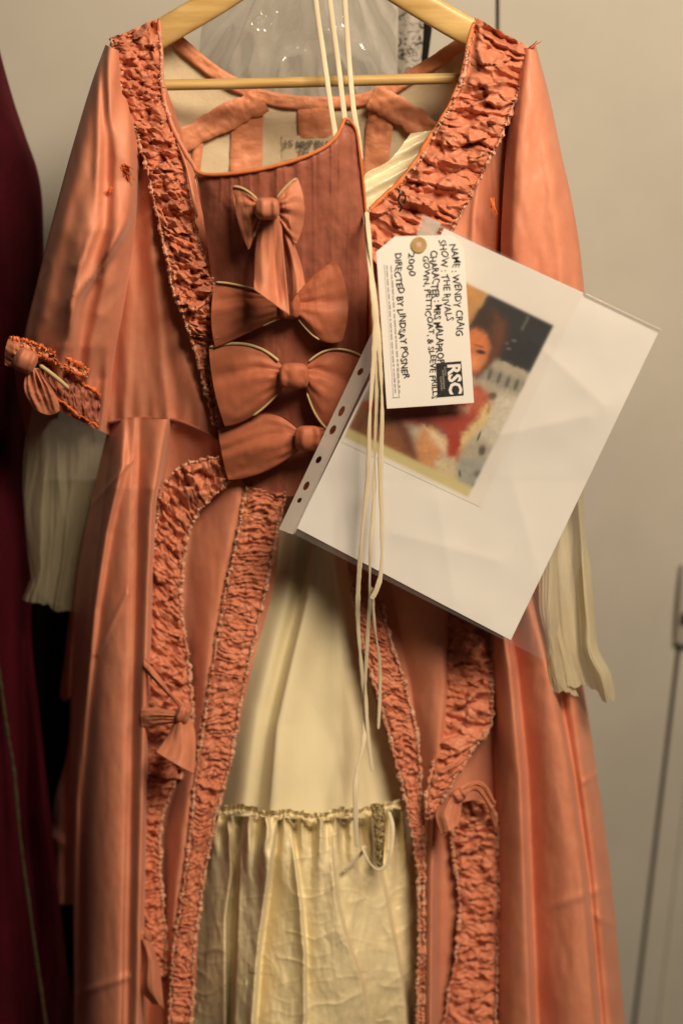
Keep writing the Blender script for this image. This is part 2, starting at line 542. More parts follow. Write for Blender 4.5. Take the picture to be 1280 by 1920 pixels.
def arm(pts):
    pts = np.array(pts, float)
    nv, nu = 60, 24
    C = spline(pts, np.linspace(0, len(pts) - 1, nv))
    ph = np.linspace(0, 2 * np.pi, nu, endpoint=False)
    e = .55
    cx = np.sign(np.cos(ph)) * np.abs(np.cos(ph)) ** e; sx = np.sign(np.sin(ph)) * np.abs(np.sin(ph)) ** e
    t = np.gradient(C[:, :2], axis=0); t /= np.linalg.norm(t, axis=1)[:, None]
    nn = np.stack([-t[:, 1], t[:, 0]], 1)
    hw = np.full(nv, 27.0); hw[-8:] = np.linspace(27, 20, 8); hw[-1] = 4
    X = np.zeros((nv, nu, 3))
    X[..., 0] = C[:, None, 0] + nn[:, None, 0] * hw[:, None] * cx
    X[..., 1] = C[:, None, 1] + nn[:, None, 1] * hw[:, None] * cx
    X[..., 2] = C[:, None, 2] + 7.0 * sx
    return grid('hanger_arm', X, WOOD, hang, wrap=True)


arm([(596, -112, 0), (500, -60, 1), (411, -2, 2), (330, 46, 2), (285, 72, 0), (225, 104, -3)])
arm([(586, -112, 0), (680, -60, 1), (772, -2, 2), (850, 44, 2), (895, 68, 0), (965, 100, -3)])
tube('trouser_bar', [(280, 160, 0), (450, 157, 0), (640, 152, 0), (890, 146, 0)], 10.5, WOOD, hang, nv=40, nu=16, flat=1.0)

# ------------------------------------------------------------------ THE GOWN
gown = thing('gown', 'salmon shot silk period gown with ruched trims and bows on a wooden hanger', 'dress', (600, 40, 0))

# ---- back of the bodice seen through the neck: cream lining and orange facings
rows = [[(290, 60, -12), (330, 70, -30), (400, 120, -44), (470, 168, -52), (560, 180, -58), (640, 180, -58), (720, 166, -52), (790, 126, -44), (860, 72, -30), (900, 60, -12)],
        [(285, 150, -15), (330, 170, -38), (400, 200, -50), (470, 215, -56), (560, 220, -60), (640, 220, -60), (720, 215, -56), (790, 195, -50), (860, 160, -38), (905, 150, -15)],
        [(280, 280, -15), (330, 280, -40), (400, 280, -52), (470, 280, -58), (560, 280, -62), (640, 280, -62), (720, 280, -58), (790, 280, -52), (860, 270, -40), (905, 260, -15)],
        [(270, 480, -10), (330, 480, -36), (400, 480, -50), (470, 480, -56), (560, 480, -60), (640, 480, -60), (720, 480, -56), (790, 480, -50), (860, 470, -36), (910, 460, -10)]]
BACK = np.array(rows, float)


def back_d(px, py):
    """distance of the back lining, for things sewn on it"""
    c = BACK
    x = np.linspace(0, 9, 10)
    xs = np.interp(px, c[2][:, 0], x)
    top = np.interp(xs, x, c[0][:, 2]); mid = np.interp(xs, x, c[2][:, 2])
    ty = np.interp(xs, x, c[0][:, 1])
    return top + (mid - top) * np.clip((py - ty) / (280 - ty), 0, 1)


lindisp = lambda px, py, u, v: 3 * fbm(px / 60, py / 90, 31)
patch('back_lining', rows, LINING, gown, 80, 60, lindisp)


def strip(name, pts, halfw, mat, parent, lift=3.0, nu=14, crumple=1.6, seed=1, wob=1.5, n=None):
    """cloth strip sewn on the back lining along a path of (px,py)"""
    pts = np.array(pts, float)
    L = np.sum(np.hypot(*np.diff(pts, axis=0).T)); nv = n or max(8, int(L / 4))
    C = spline(pts, np.linspace(0, len(pts) - 1, nv))
    t = np.gradient(C, axis=0); t /= np.linalg.norm(t, axis=1)[:, None]
    nn = np.stack([-t[:, 1], t[:, 0]], 1)
    u = np.linspace(-1, 1, nu)
    s = np.linspace(0, L, nv)
    hw = halfw + wob * 2 * fbm(s / 18, s * 0, seed)
    X = np.zeros((nv, nu, 3))
    X[..., 0] = C[:, None, 0] + nn[:, None, 0] * hw[:, None] * u
    X[..., 1] = C[:, None, 1] + nn[:, None, 1] * hw[:, None] * u
    S, U = np.broadcast_arrays(s[:, None], u[None, :])
    X[..., 2] = back_d(X[..., 0], X[..., 1]) + lift + crumple * 2 * fbm(S / 16, U * 1.2, seed + 5) * (1 - .5 * U ** 2) - 2.2 * np.abs(U) ** 6
    return grid(name, X, mat, parent)


strip('neck_facing', [(318, 62), (345, 88), (395, 130), (440, 158), (490, 180), (560, 192), (640, 192), (710, 178), (775, 140), (830, 106), (880, 70)], 13, FACING, gown, 5, seed=2)
strip('seam_facing', [(494, 186), (440, 212), (385, 240), (330, 272)], 24, FACING, gown, 9, 18, 3.0, 3, 5)
strip('seam_facing', [(696, 180), (735, 200), (775, 225), (826, 262)], 24, FACING, gown, 9, 18, 3.0, 4, 5)
strip('boning_channel', [(463, 196), (463, 250), (461, 330)], 30, FACING, gown, 4, 18, 2.6, 6, 1)
strip('boning_channel', [(716, 204), (710, 250), (702, 330)], 24, FACING, gown, 4, 18, 2.6, 7, 2)
strip('boning_channel', [(374, 262), (370, 290), (366, 330)], 9, FACING, gown, 4, 8, 1.5, 8, 1)
strip('centre_back_patch', [(589, 200), (590, 230), (591, 258)], 31, FACING, gown, 4, 18, 2.0, 9, .5)
strip('name_label', [(592, 254), (592, 285), (592, 318)], 64, LINING, gown, 2.5, 18, .8, 10, .3)


def text_rows(name, lines, dfun, mat, parent, seed=1, jit=.04):
    """lettering: lines of (string, start px, reading dir, up dir, cap height px, length px, boldness)"""
    rr = random.Random(seed)
    V = []; F = []
    for txt, st, rd, up, h, length, bold in lines:
        cu = bpy.data.curves.new('t', 'FONT'); cu.size = 1.0; cu.body = txt; cu.offset = bold; cu.resolution_u = 2
        o = bpy.data.objects.new('t', cu); COL.objects.link(o)
        me = bpy.data.meshes.new_from_object(o.evaluated_get(bpy.context.evaluated_depsgraph_get()))
        bpy.data.objects.remove(o)
        n = len(me.vertices); co = np.zeros(n * 3, np.float32); me.vertices.foreach_get('co', co); co = co.reshape(-1, 3)
        if n == 0:
            continue
        w_ = co[:, 0].max() - co[:, 0].min()
        sx = length / w_; sy = h / .70
        a = (co[:, 0] - co[:, 0].min()) * sx
        b = co[:, 1] * sy
        b = b * (1 + .5 * jit * np.sin(a / 7.0 + rr.random() * 6)) + h * jit * 2.2 * np.sin(a / 9.0 + rr.random() * 6) + h * jit * 1.5 * np.sin(a / 3.7 + rr.random() * 6)
        px = st[0] + rd[0] * a + up[0] * b
        py = st[1] + rd[1] * a + up[1] * b
        W = P(px, py, dfun(px, py))
        base = sum(len(q) for q in V)
        V.append(W)
        for p in me.polygons:
            F.append([base + i for i in p.vertices])
        bpy.data.meshes.remove(me)
    me = bpy.data.meshes.new(name); me.from_pydata(np.concatenate(V).tolist(), [], F); me.update()
    return new_obj(name, me, mat, parent)


nl = [c for c in gown.children if c.name.startswith('name_label')][0]
bd = lambda px, py: back_d(px, py) + 4.6
text_rows('label_lettering', [('JS', (530, 274), (1, 0), (0, -1), 12, 20, .0), ('MRSP EN RD', (556, 277), (1, 0), (0, -1), 13, 72, .03), ('TEL 0181', (557, 292), (1, 0), (0, -1), 11, 62, .02),
                              ('SIZE 14 . 38', (532, 306), (1, 0), (0, -1), 6, 70, .0)], bd, FADED, nl, 3, .02)

# cream lining flap inside the right front
rows = [[(770, 250, 6), (805, 245, 2), (850, 240, -5)], [(730, 300, 14), (775, 288, 8), (820, 280, 0)], [(685, 326, 20), (735, 318, 16), (800, 300, 8)],
        [(684, 355, 24), (725, 345, 22), (780, 335, 18)], [(684, 400, 28), (700, 398, 27), (740, 390, 24)]]
patch('front_lining', rows, CREAM, gown, 40, 50, lambda px, py, u, v: 2.2 * np.sin((py + px * .55) / 5.5) * (.4 + noise(px / 60, py / 30, 5)) + 2 * fbm(px / 30, py / 15, 3))

# ---- sleeves
def sleeve(rows, dc, thick, folds=None, seed=1, name='sleeve'):
    r = np.array(rows, float)  # Lx,Ly,Rx,Ry,dc,thick
    nv, nu = 150, 96
    R = spline(r, np.linspace(0, len(r) - 1, nv))
    ph = np.linspace(0, 2 * np.pi, nu, endpoint=False)
    c = np.cos(ph); s = np.sin(ph)
    L = R[:, 0:2]; Rr = R[:, 2:4]
    mid = (L + Rr) / 2; hv = (Rr - L) / 2
    X = np.zeros((nv, nu, 3))
    X[..., 0] = mid[:, None, 0] - hv[:, None, 0] * c
    X[..., 1] = mid[:, None, 1] - hv[:, None, 1] * c
    sup = np.sign(s) * np.abs(s) ** .8
    X[..., 2] = R[:, 4][:, None] + R[:, 5][:, None] * sup
    if folds is not None:
        X[..., 2] += folds(X[..., 0], X[..., 1]) * np.clip(s, 0, 1) ** .5
    return grid(name, X, SILK, gown, wrap=True)


def lsleeve(px, py):
    v = foldsum(px, py, [([(222, 100), (190, 250), (172, 380), (150, 520), (118, 660)], 13, 30, 16), ([(250, 400), (205, 470), (160, 540), (140, 575)], 9, 16, 9), ([(185, 420), (150, 500), (136, 560)], 6, 9, 7),
                         ([(205, 160), (218, 300), (215, 420), (190, 560), (160, 700)], 12, 10, 22),
                         ([(190, 120), (150, 300), (105, 470), (70, 630)], 9, 12, 18),
                         ([(240, 250), (243, 350), (225, 480), (205, 640)], 10, 20, 10)])
    v = v + lobes(px, py, [([(140, 330), (100, 440), (70, 560), (50, 680)], [(262, 370), (232, 440), (192, 500), (152, 560), (130, 640), (120, 720)], 17, .8, 3.0)]) * np.clip((py - 340) / 90, 0, 1)
    el = np.exp(-((py - 535) / 75.0) ** 2)
    v = v + el * 2.5 * (ridged((px + .8 * (py - 520)) / 30.0, (py - .4 * px) / 60.0, 6) ** 2 - .4)
    v = v + 7 * fbm(px / 46, py / 130, 8) + 1.0 * fbm(px / 14, py / 40, 18)
    low = np.clip((py - 650) / 60, 0, 1)
    v = v - low * 12 + low * 4 * np.sin(px / 5.0 + py / 40)
    return v


sleeve([(198, 84, 226, 96, 12, 8), (174, 150, 236, 170, 22, 20), (148, 235, 262, 258, 34, 30), (121, 330, 260, 340, 40, 36), (92, 440, 252, 450, 44, 38),
        (66, 545, 236, 560, 40, 36), (46, 630, 216, 668, 31, 34), (44, 690, 213, 748, 24, 31), (74, 752, 206, 816, 18, 28)], 40, 35, lsleeve, name='sleeve')


def rsleeve(px, py):
    v = foldsum(px, py, [([(985, 110), (975, 200), (965, 320), (958, 460), (960, 800)], 16, 10, 40),
                         ([(1015, 130), (1030, 300), (1050, 480), (1060, 800)], 8, 22, 16)])
    return v + 7 * fbm(px / 40, py / 140, 28) + 2.5 * fbm(px / 16, py / 50, 38)


sleeve([(975, 92, 1004, 86, 12, 8), (962, 160, 1030, 185, 22, 20), (950, 260, 1052, 290, 34, 28), (942, 370, 1072, 380, 40, 32), (938, 470, 1088, 480, 44, 34),
        (940, 600, 1098, 600, 46, 34), (955, 720, 1100, 735, 44, 32), (978, 820, 1090, 840, 40, 28)], 40, 35, rsleeve, name='sleeve')

# frayed orange marks at the armholes, frayed wisp on the right shoulder
def wisps(name, spots, mat, parent, seed=3, wd=.8):
    rr = random.Random(seed); V = []; F = []
    for (x, y, d, ang, ln, spread, cnt) in spots:
        for k in range(cnt):
            a = math.radians(ang + rr.uniform(-spread, spread)); L_ = ln * rr.uniform(.5, 1.1)
            x0 = x + rr.uniform(-4, 4); y0 = y + rr.uniform(-4, 4)
            ca, sa = math.cos(a), math.sin(a)
            b = len(V)
            mx_, my_ = x0 + ca * L_ * .5, y0 + sa * L_ * .5
            V += [(x0 - sa * wd, y0 + ca * wd, d), (x0 + sa * wd, y0 - ca * wd, d), (mx_ + sa * wd, my_ - ca * wd, d + 4 * rr.random() + 1), (mx_ - sa * wd, my_ + ca * wd, d + 4 * rr.random() + 1),
                  (x0 + ca * L_ + sa * .4, y0 + sa * L_ - ca * .4, d + rr.uniform(-1, 3)), (x0 + ca * L_ - sa * .4, y0 + sa * L_ + ca * .4, d + rr.uniform(-1, 3))]
            F += [[b, b + 1, b + 2, b + 3], [b + 3, b + 2, b + 4, b + 5]]
    V = np.array(V)
    return raw_mesh(name, P(V[:, 0], V[:, 1], V[:, 2]), F, mat, parent)


o = wisps('frayed_threads', [(222, 306, 84, 40, 32, 22, 20), (236, 322, 84, 80, 18, 40, 8), (213, 352, 86, 100, 18, 50, 18), (922, 372, 66, 80, 34, 12, 7), (990, 92, 40, -38, 30, 14, 6)], FRAY_O, gown)
o['kind'] = 'stuff'

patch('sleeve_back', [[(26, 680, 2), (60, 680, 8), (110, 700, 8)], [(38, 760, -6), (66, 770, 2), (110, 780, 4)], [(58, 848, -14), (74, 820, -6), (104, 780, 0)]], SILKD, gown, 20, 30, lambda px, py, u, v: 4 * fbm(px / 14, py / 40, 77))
# ---- bodice side panel (left in the picture) and right front
rows = [[(215, 120, 14), (240, 130, 20), (270, 130, 24), (300, 130, 28)],
        [(222, 260, 26), (262, 262, 34), (305, 262, 40), (345, 262, 44)],
        [(222, 420, 34), (268, 420, 46), (320, 420, 54), (385, 420, 60)],
        [(195, 600, 34), (262, 600, 50), (330, 600, 60), (408, 600, 66)],
        [(190, 740, 30), (258, 738, 46), (335, 738, 58), (412, 752, 64)],
        [(195, 792, 30), (258, 784, 44), (332, 789, 57), (414, 824, 63)]]
patch('bodice_front', rows, SILK, gown, 80, 150, lambda px, py, u, v: foldsum(px, py, [([(262, 300), (285, 450), (330, 640), (395, 810)], 5, 22, 12),
      ([(246, 400), (240, 600), (232, 780)], 4, 12, 14), ([(285, 480), (300, 640), (312, 780)], 4, 14, 9)]) + 5 * fbm(px / 40, py / 170, 41) + 1.0 * np.sin(px / 4.5) * np.clip((py - 710) / 70, 0, 1) + .7 * fbm(px / 10, py / 60, 44))
tube('waist_seam', [(203, 793, 34), (235, 786, 42), (262, 784, 46), (300, 784, 52), (335, 789, 60), (372, 804, 64), (412, 824, 68)], 3.2, SILKD, gown, nu=8)
rows = [[(884, 140, 20), (905, 140, 26), (950, 135, 24), (990, 120, 10)], [(818, 270, 36), (856, 270, 40), (905, 270, 36), (965, 265, 12)],
        [(720, 390, 46), (800, 390, 52), (880, 390, 46), (960, 390, 14)], [(690, 560, 54), (790, 560, 60), (880, 560, 52), (960, 560, 14)],
        [(660, 760, 56), (770, 760, 62), (860, 760, 54), (950, 760, 14)], [(640, 860, 56), (750, 860, 62), (850, 860, 54), (950, 860, 10)]]
patch('bodice_front', rows, SILK, gown, 70, 120, lambda px, py, u, v: foldsum(px, py, [([(905, 270), (890, 400), (880, 560)], 9, 9, 14), ([(925, 290), (935, 400), (930, 500)], 8, 9, 9)]) + 5 * fbm(px / 22, py / 150, 51))

# ---- skirts
rows = [[(206, 792, 14), (250, 783, 44), (296, 785, 54), (330, 789, 52), (376, 806, 56), (408, 822, 60), (530, 850, 62)],
        [(180, 900, -4), (222, 900, 38), (281, 900, 46), (322, 905, 38), (385, 905, 46), (450, 905, 54), (531, 905, 58)],
        [(143, 1100, -22), (195, 1100, 38), (266, 1100, 46), (302, 1100, 38), (398, 1100, 48), (455, 1100, 52), (515, 1085, 55)],
        [(138, 1300, -27), (186, 1300, 38), (260, 1300, 48), (300, 1300, 38), (385, 1300, 50), (415, 1300, 53), (468, 1270, 57)],
        [(132, 1500, -30), (178, 1500, 38), (256, 1500, 50), (292, 1500, 38), (350, 1500, 52), (385, 1500, 56), (420, 1490, 60)],
        [(138, 1700, -32), (176, 1700, 40), (252, 1700, 54), (283, 1700, 40), (324, 1700, 54), (360, 1690, 59), (381, 1670, 62)],
        [(140, 1960, -34), (170, 1960, 40), (246, 1960, 56), (272, 1960, 42), (300, 1960, 56), (335, 1960, 61), (359, 1960, 64)]]
SKL = rows


def lskirt(px, py, u, v):
    fade = np.clip((py - 786) / 130, 0, 1)
    f = lobes(px, py, [([(256, 790), (250, 950), (246, 1150), (238, 1400), (232, 1700), (228, 1950)], [(318, 790), (292, 950), (286, 1100), (280, 1300), (275, 1500), (271, 1700), (268, 1950)], 40, .9, 2.2),
                       ([(215, 800), (200, 900), (176, 1100), (158, 1300), (150, 1500), (150, 1950)], [(258, 790), (254, 950), (250, 1150), (243, 1400), (238, 1700), (234, 1950)], 24, .8, 2.6),
                       ([(190, 850), (150, 1000), (132, 1150), (120, 1400), (110, 1950)], [(236, 870), (205, 1000), (184, 1140), (164, 1340), (150, 1500), (146, 1600)], 24, .9, 3.0),
                       ([(372, 940), (348, 1060), (346, 1200), (360, 1330), (340, 1440), (306, 1560), (306, 1700), (312, 1950)], [(458, 940), (432, 1060), (412, 1180), (394, 1300), (372, 1440), (356, 1560), (334, 1720), (318, 1950)], 22, 1.3, 5.0)])
    # the pocket-like hollow under the waist pleat and a few pressed creases
    cr = 2.2 * np.exp(-((px + .9 * (py - 905) - 210) / 5.0) ** 2) * (px < 250) * (py < 960) + 2.0 * np.exp(-((px + .5 * (py - 1180) - 205) / 5.0) ** 2) * (px < 240) * (np.abs(py - 1160) < 70)
    cr = cr + 3.0 * np.exp(-((py - 1845 + .35 * (px - 200)) / 7.0) ** 2) * (px < 245)
    return f * (.3 + .7 * fade) + 4.5 * fbm(px / 46, py / 210, 62) + 1.6 * fbm(px / 26, py / 60, 66) + cr


patch('skirt_front', rows, SILK, gown, 190, 330, lskirt)
# deeper layers at the left side: back skirt drape with its hem, and the small folded sliver
rows = [[(190, 880, -28), (200, 880, -20), (215, 880, -15)], [(150, 1040, -45), (170, 1040, -30), (200, 1040, -22)], [(141, 1130, -52), (165, 1130, -34), (195, 1130, -30)], [(134, 1280, -56), (155, 1280, -36), (190, 1280, -34)],
        [(128, 1400, -58), (150, 1400, -38), (190, 1400, -36)], [(103, 1506, -60), (140, 1506, -40), (180, 1506, -36)], [(101, 1600, -62), (138, 1600, -42), (180, 1600, -38)], [(104, 1693, -62), (128, 1696, -44), (165, 1694, -40)]]
patch('skirt_back', rows, SILK, gown, 40, 130, lambda px, py, u, v: 6 * np.sin(px / 7.5 + py / 90) + 5 * fbm(px / 16, py / 50, 71) + 7 * np.exp(-((py - .5 * px - 1520) / 14) ** 2))
rows = [[(136, 1110, -70), (143, 1110, -58), (152, 1110, -60)], [(126, 1200, -74), (135, 1200, -60), (145, 1200, -64)], [(114, 1296, -76), (124, 1290, -62), (140, 1280, -68)], [(116, 1312, -76), (124, 1314, -66), (138, 1300, -70)]]
patch('skirt_back', rows, SILK, gown, 16, 50, lambda px, py, u, v: 3 * np.sin(px / 4) + 3 * fbm(px / 12, py / 30, 73))

rows = [[(640, 850, 52), (690, 850, 54), (740, 850, 56), (790, 850, 48), (840, 850, 48), (860, 850, 46), (890, 850, 46), (915, 850, 40), (940, 850, 34), (962, 850, 0)],
        [(652, 1070, 55), (700, 1070, 55), (770, 1070, 52), (850, 1070, 42), (905, 1070, 44), (930, 1070, 48), (970, 1070, 48), (1000, 1070, 44), (1022, 1070, 38), (1044, 1070, 0)],
        [(686, 1250, 57), (735, 1250, 56), (795, 1250, 50), (870, 1250, 40), (925, 1250, 44), (958, 1250, 50), (996, 1250, 50), (1030, 1250, 46), (1062, 1250, 40), (1086, 1250, -5)],
        [(744, 1450, 60), (768, 1450, 58), (806, 1450, 52), (870, 1450, 38), (934, 1450, 44), (978, 1450, 50), (1022, 1450, 52), (1064, 1450, 46), (1092, 1450, 42), (1118, 1450, -8)],
        [(784, 1650, 62), (789, 1650, 61), (804, 1650, 56), (880, 1650, 36), (938, 1650, 44), (986, 1650, 50), (1042, 1650, 52), (1090, 1650, 46), (1118, 1650, 42), (1145, 1650, -10)],
        [(782, 1960, 64), (787, 1960, 63), (803, 1960, 58), (872, 1960, 36), (934, 1960, 44), (998, 1960, 50), (1064, 1960, 52), (1118, 1960, 46), (1146, 1960, 42), (1174, 1960, -12)]]


def rskirt(px, py, u, v):
    fade = np.clip((py - 880) / 220, 0, 1)
    f = lobes(px, py, [([(880, 880), (916, 1180), (924, 1350), (928, 1500), (932, 1650), (928, 1950)], [(898, 880), (962, 1250), (982, 1450), (990, 1650), (1002, 1950)], 44, .6, 2.4),
                       ([(896, 880), (956, 1250), (978, 1450), (988, 1650), (1000, 1950)], [(925, 880), (1034, 1250), (1070, 1450), (1098, 1650), (1124, 1950)], 46, .9, 2.4),
                       ([(920, 880), (1028, 1250), (1062, 1450), (1092, 1650), (1118, 1950)], [(980, 880), (1110, 1250), (1140, 1450), (1168, 1650), (1200, 1950)], 36, .9, 4.0),
                       ([(716, 1000), (738, 1130), (772, 1300), (788, 1450), (788, 1640), (786, 1950)], [(800, 1000), (838, 1130), (840, 1300), (828, 1440), (816, 1640), (814, 1950)], 32, 1.1, 2.6)])
    cr = 1.5 * np.exp(-((py - 1690 - .35 * (1060 - px)) / 9.0) ** 2) * np.clip((px - 1010) / 40, 0, 1) + 2.0 * np.exp(-((py - 1720 - .5 * (px - 1120)) / 8.0) ** 2) * np.clip((px - 1100) / 20, 0, 1) \
        + 3.0 * np.exp(-((py - 1462 + .6 * (px - 1100)) / 7.0) ** 2) * np.clip((px - 1085) / 15, 0, 1)
    return f * (.3 + .7 * fade) + 4.5 * fbm(px / 50, py / 190, 82) + 1.6 * fbm(px / 28, py / 55, 86) + cr


patch('skirt_front', rows, SILK, gown, 230, 300, rskirt)
SKR = rows


def patch_d(ctrl, disp):
    """lookup of a patch's front distance at photo px (nearest sample)"""
    X = surf(ctrl, 160, 200)
    u = np.linspace(0, 1, 160)[None, :]; v = np.linspace(0, 1, 200)[:, None]
    u, v = np.broadcast_arrays(u, v)
    D = X[..., 2] + (disp(X[..., 0], X[..., 1], u, v) if disp else 0)
    fx, fy, fd = X[..., 0].ravel(), X[..., 1].ravel(), D.ravel()

    def look(px, py):
        px = np.atleast_1d(px); py = np.atleast_1d(py)
        out = np.zeros(px.shape)
        for i in np.ndindex(px.shape):
            k = np.argpartition((fx - px[i]) ** 2 + (fy - py[i]) ** 2, 3)[:3]
            out[i] = fd[k].mean()
        return out
    return look


# ---- stomacher
rows = [[(366, 326, 104), (400, 328, 112), (440, 325, 117), (480, 319, 120), (520, 310, 122), (560, 299, 123), (600, 283, 122), (626, 264, 120), (640, 240, 117), (648, 224, 115)],
        [(372, 345, 104), (405, 345, 112), (444, 343, 117), (484, 338, 120), (524, 331, 122), (564, 322, 123), (604, 309, 122), (632, 295, 120), (655, 275, 117), (670, 252, 114)],
        [(383, 420, 95), (415, 420, 104), (452, 420, 109), (490, 420, 112), (530, 420, 114), (570, 420, 114), (610, 420, 113), (642, 418, 111), (668, 415, 109), (687, 405, 105)],
        [(398, 540, 83), (428, 540, 91), (460, 540, 95), (495, 540, 98), (535, 540, 100), (575, 540, 100), (615, 540, 99), (645, 540, 97), (672, 540, 95), (692, 540, 90)],
        [(402, 680, 72), (430, 680, 79), (460, 680, 83), (495, 680, 86), (535, 680, 88), (575, 680, 88), (610, 680, 87), (640, 680, 86), (668, 680, 84), (690, 680, 79)],
        [(404, 810, 63), (430, 815, 69), (460, 820, 73), (490, 822, 75), (530, 822, 77), (565, 822, 77), (600, 820, 76), (625, 818, 75), (650, 815, 73), (672, 810, 69)],
        [(440, 890, 61), (455, 905, 65), (475, 915, 68), (495, 922, 70), (525, 930, 71), (550, 930, 71), (575, 925, 70), (595, 918, 69), (615, 905, 67), (630, 895, 65)]]
STO = rows


def sto(px, py, u, v):
    top = np.exp(-np.clip(py - 320, 0, 999) / 70.0)
    return (.5 * np.sin(px / 5.5 + 2 * fbm(px / 30, py / 100, 90)) + 1.2 * (ridged(px / 17.0, py / 260.0, 91) ** 3)) * (.35 + .9 * top) + 5 * fbm(px / 50, py / 140, 92) + 1.5 * fbm(px / 16, py / 24, 95)


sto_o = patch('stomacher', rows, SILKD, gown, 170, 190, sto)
STOD = patch_d(STO, sto)
tube('neck_piping', [(363, 318, 106), (385, 327, 111), (430, 326, 118), (480, 319, 123), (520, 310, 125), (560, 298, 126), (600, 281, 125), (626, 261, 123), (640, 238, 120), (646, 224, 118), (655, 224, 118)], 3.6, ORANGE, sto_o, nu=10, wob=.2)
tube('edge_piping', [(655, 224, 118), (668, 246, 116), (676, 300, 116), (684, 380, 111), (690, 480, 96), (693, 600, 87), (690, 680, 82)], 2.6, ORANGE, sto_o, nu=8, wob=.3)

# ---- ruched trims
def fringe(parent, path_l, path_r, dl, dr, seed, dens=.32, ln=5.0, pale=.62, mats=None):
    """tufts of cut threads along both edges"""
    for mat, name, share in ([(m_[0], m_[1], 1.0) for m_ in mats] if mats else ((FRAY_C, 'frayed_edge', pale), (FRAY_O, 'orange_frayed_edge', 1 - pale))):
        rr = np.random.RandomState(seed + (0 if mat is FRAY_C else 1))
        V = []; F = []
        for path, dd, sgn in ((path_l, dl, -1), (path_r, dr, 1)):
            seg = np.hypot(*np.diff(path, axis=0).T); cum = np.concatenate([[0], np.cumsum(seg)])
            N = int(cum[-1] * dens * share * 3)
            s = rr.rand(N) * cum[-1]
            clump = noise(s / 26.0, s * 0 + sgn * 3, seed)           # patchy, as the wear is
            s = s[clump > .42]
            x = np.interp(s, cum, path[:, 0]); y = np.interp(s, cum, path[:, 1]); d = np.interp(s, cum, dd)
            tx = np.gradient(path[:, 0]); ty = np.gradient(path[:, 1])
            txs = np.interp(s, cum, tx); tys = np.interp(s, cum, ty); q = np.hypot(txs, tys) + 1e-9
            nx, ny = -tys / q * -sgn, txs / q * -sgn
            for k in range(len(s)):
                L_ = ln * rr.uniform(.4, 1.25); ang = rr.uniform(-1.0, 1.0)
                ca, sa = math.cos(ang), math.sin(ang)
                ax, ay = nx[k] * ca - ny[k] * sa, nx[k] * sa + ny[k] * ca
                x0 = x[k] - nx[k] * rr.uniform(0, 6); y0 = y[k] - ny[k] * rr.uniform(0, 6); d0 = d[k] + rr.uniform(3.0, 7)
                wv = rr.uniform(.5, 1.1)
                b = len(V)
                V += [(x0 - ay * wv, y0 + ax * wv, d0), (x0 + ay * wv, y0 - ax * wv, d0),
                      (x0 + ax * L_ + ay * wv * .5, y0 + ay * L_ - ax * wv * .5, d0 + rr.uniform(-2, 3)), (x0 + ax * L_ - ay * wv * .5, y0 + ay * L_ + ax * wv * .5, d0 + rr.uniform(-2, 3))]
                F.append([b, b + 1, b + 2, b + 3])
        if F:
            V = np.array(V)
            o = raw_mesh(name, P(V[:, 0], V[:, 1], V[:, 2]), F, mat, parent)
            o['kind'] = 'stuff'


def fbm_smooth(a):
    k = np.ones(9) / 9.0
    return np.convolve(np.pad(a, 4, 'edge'), k, 'valid')


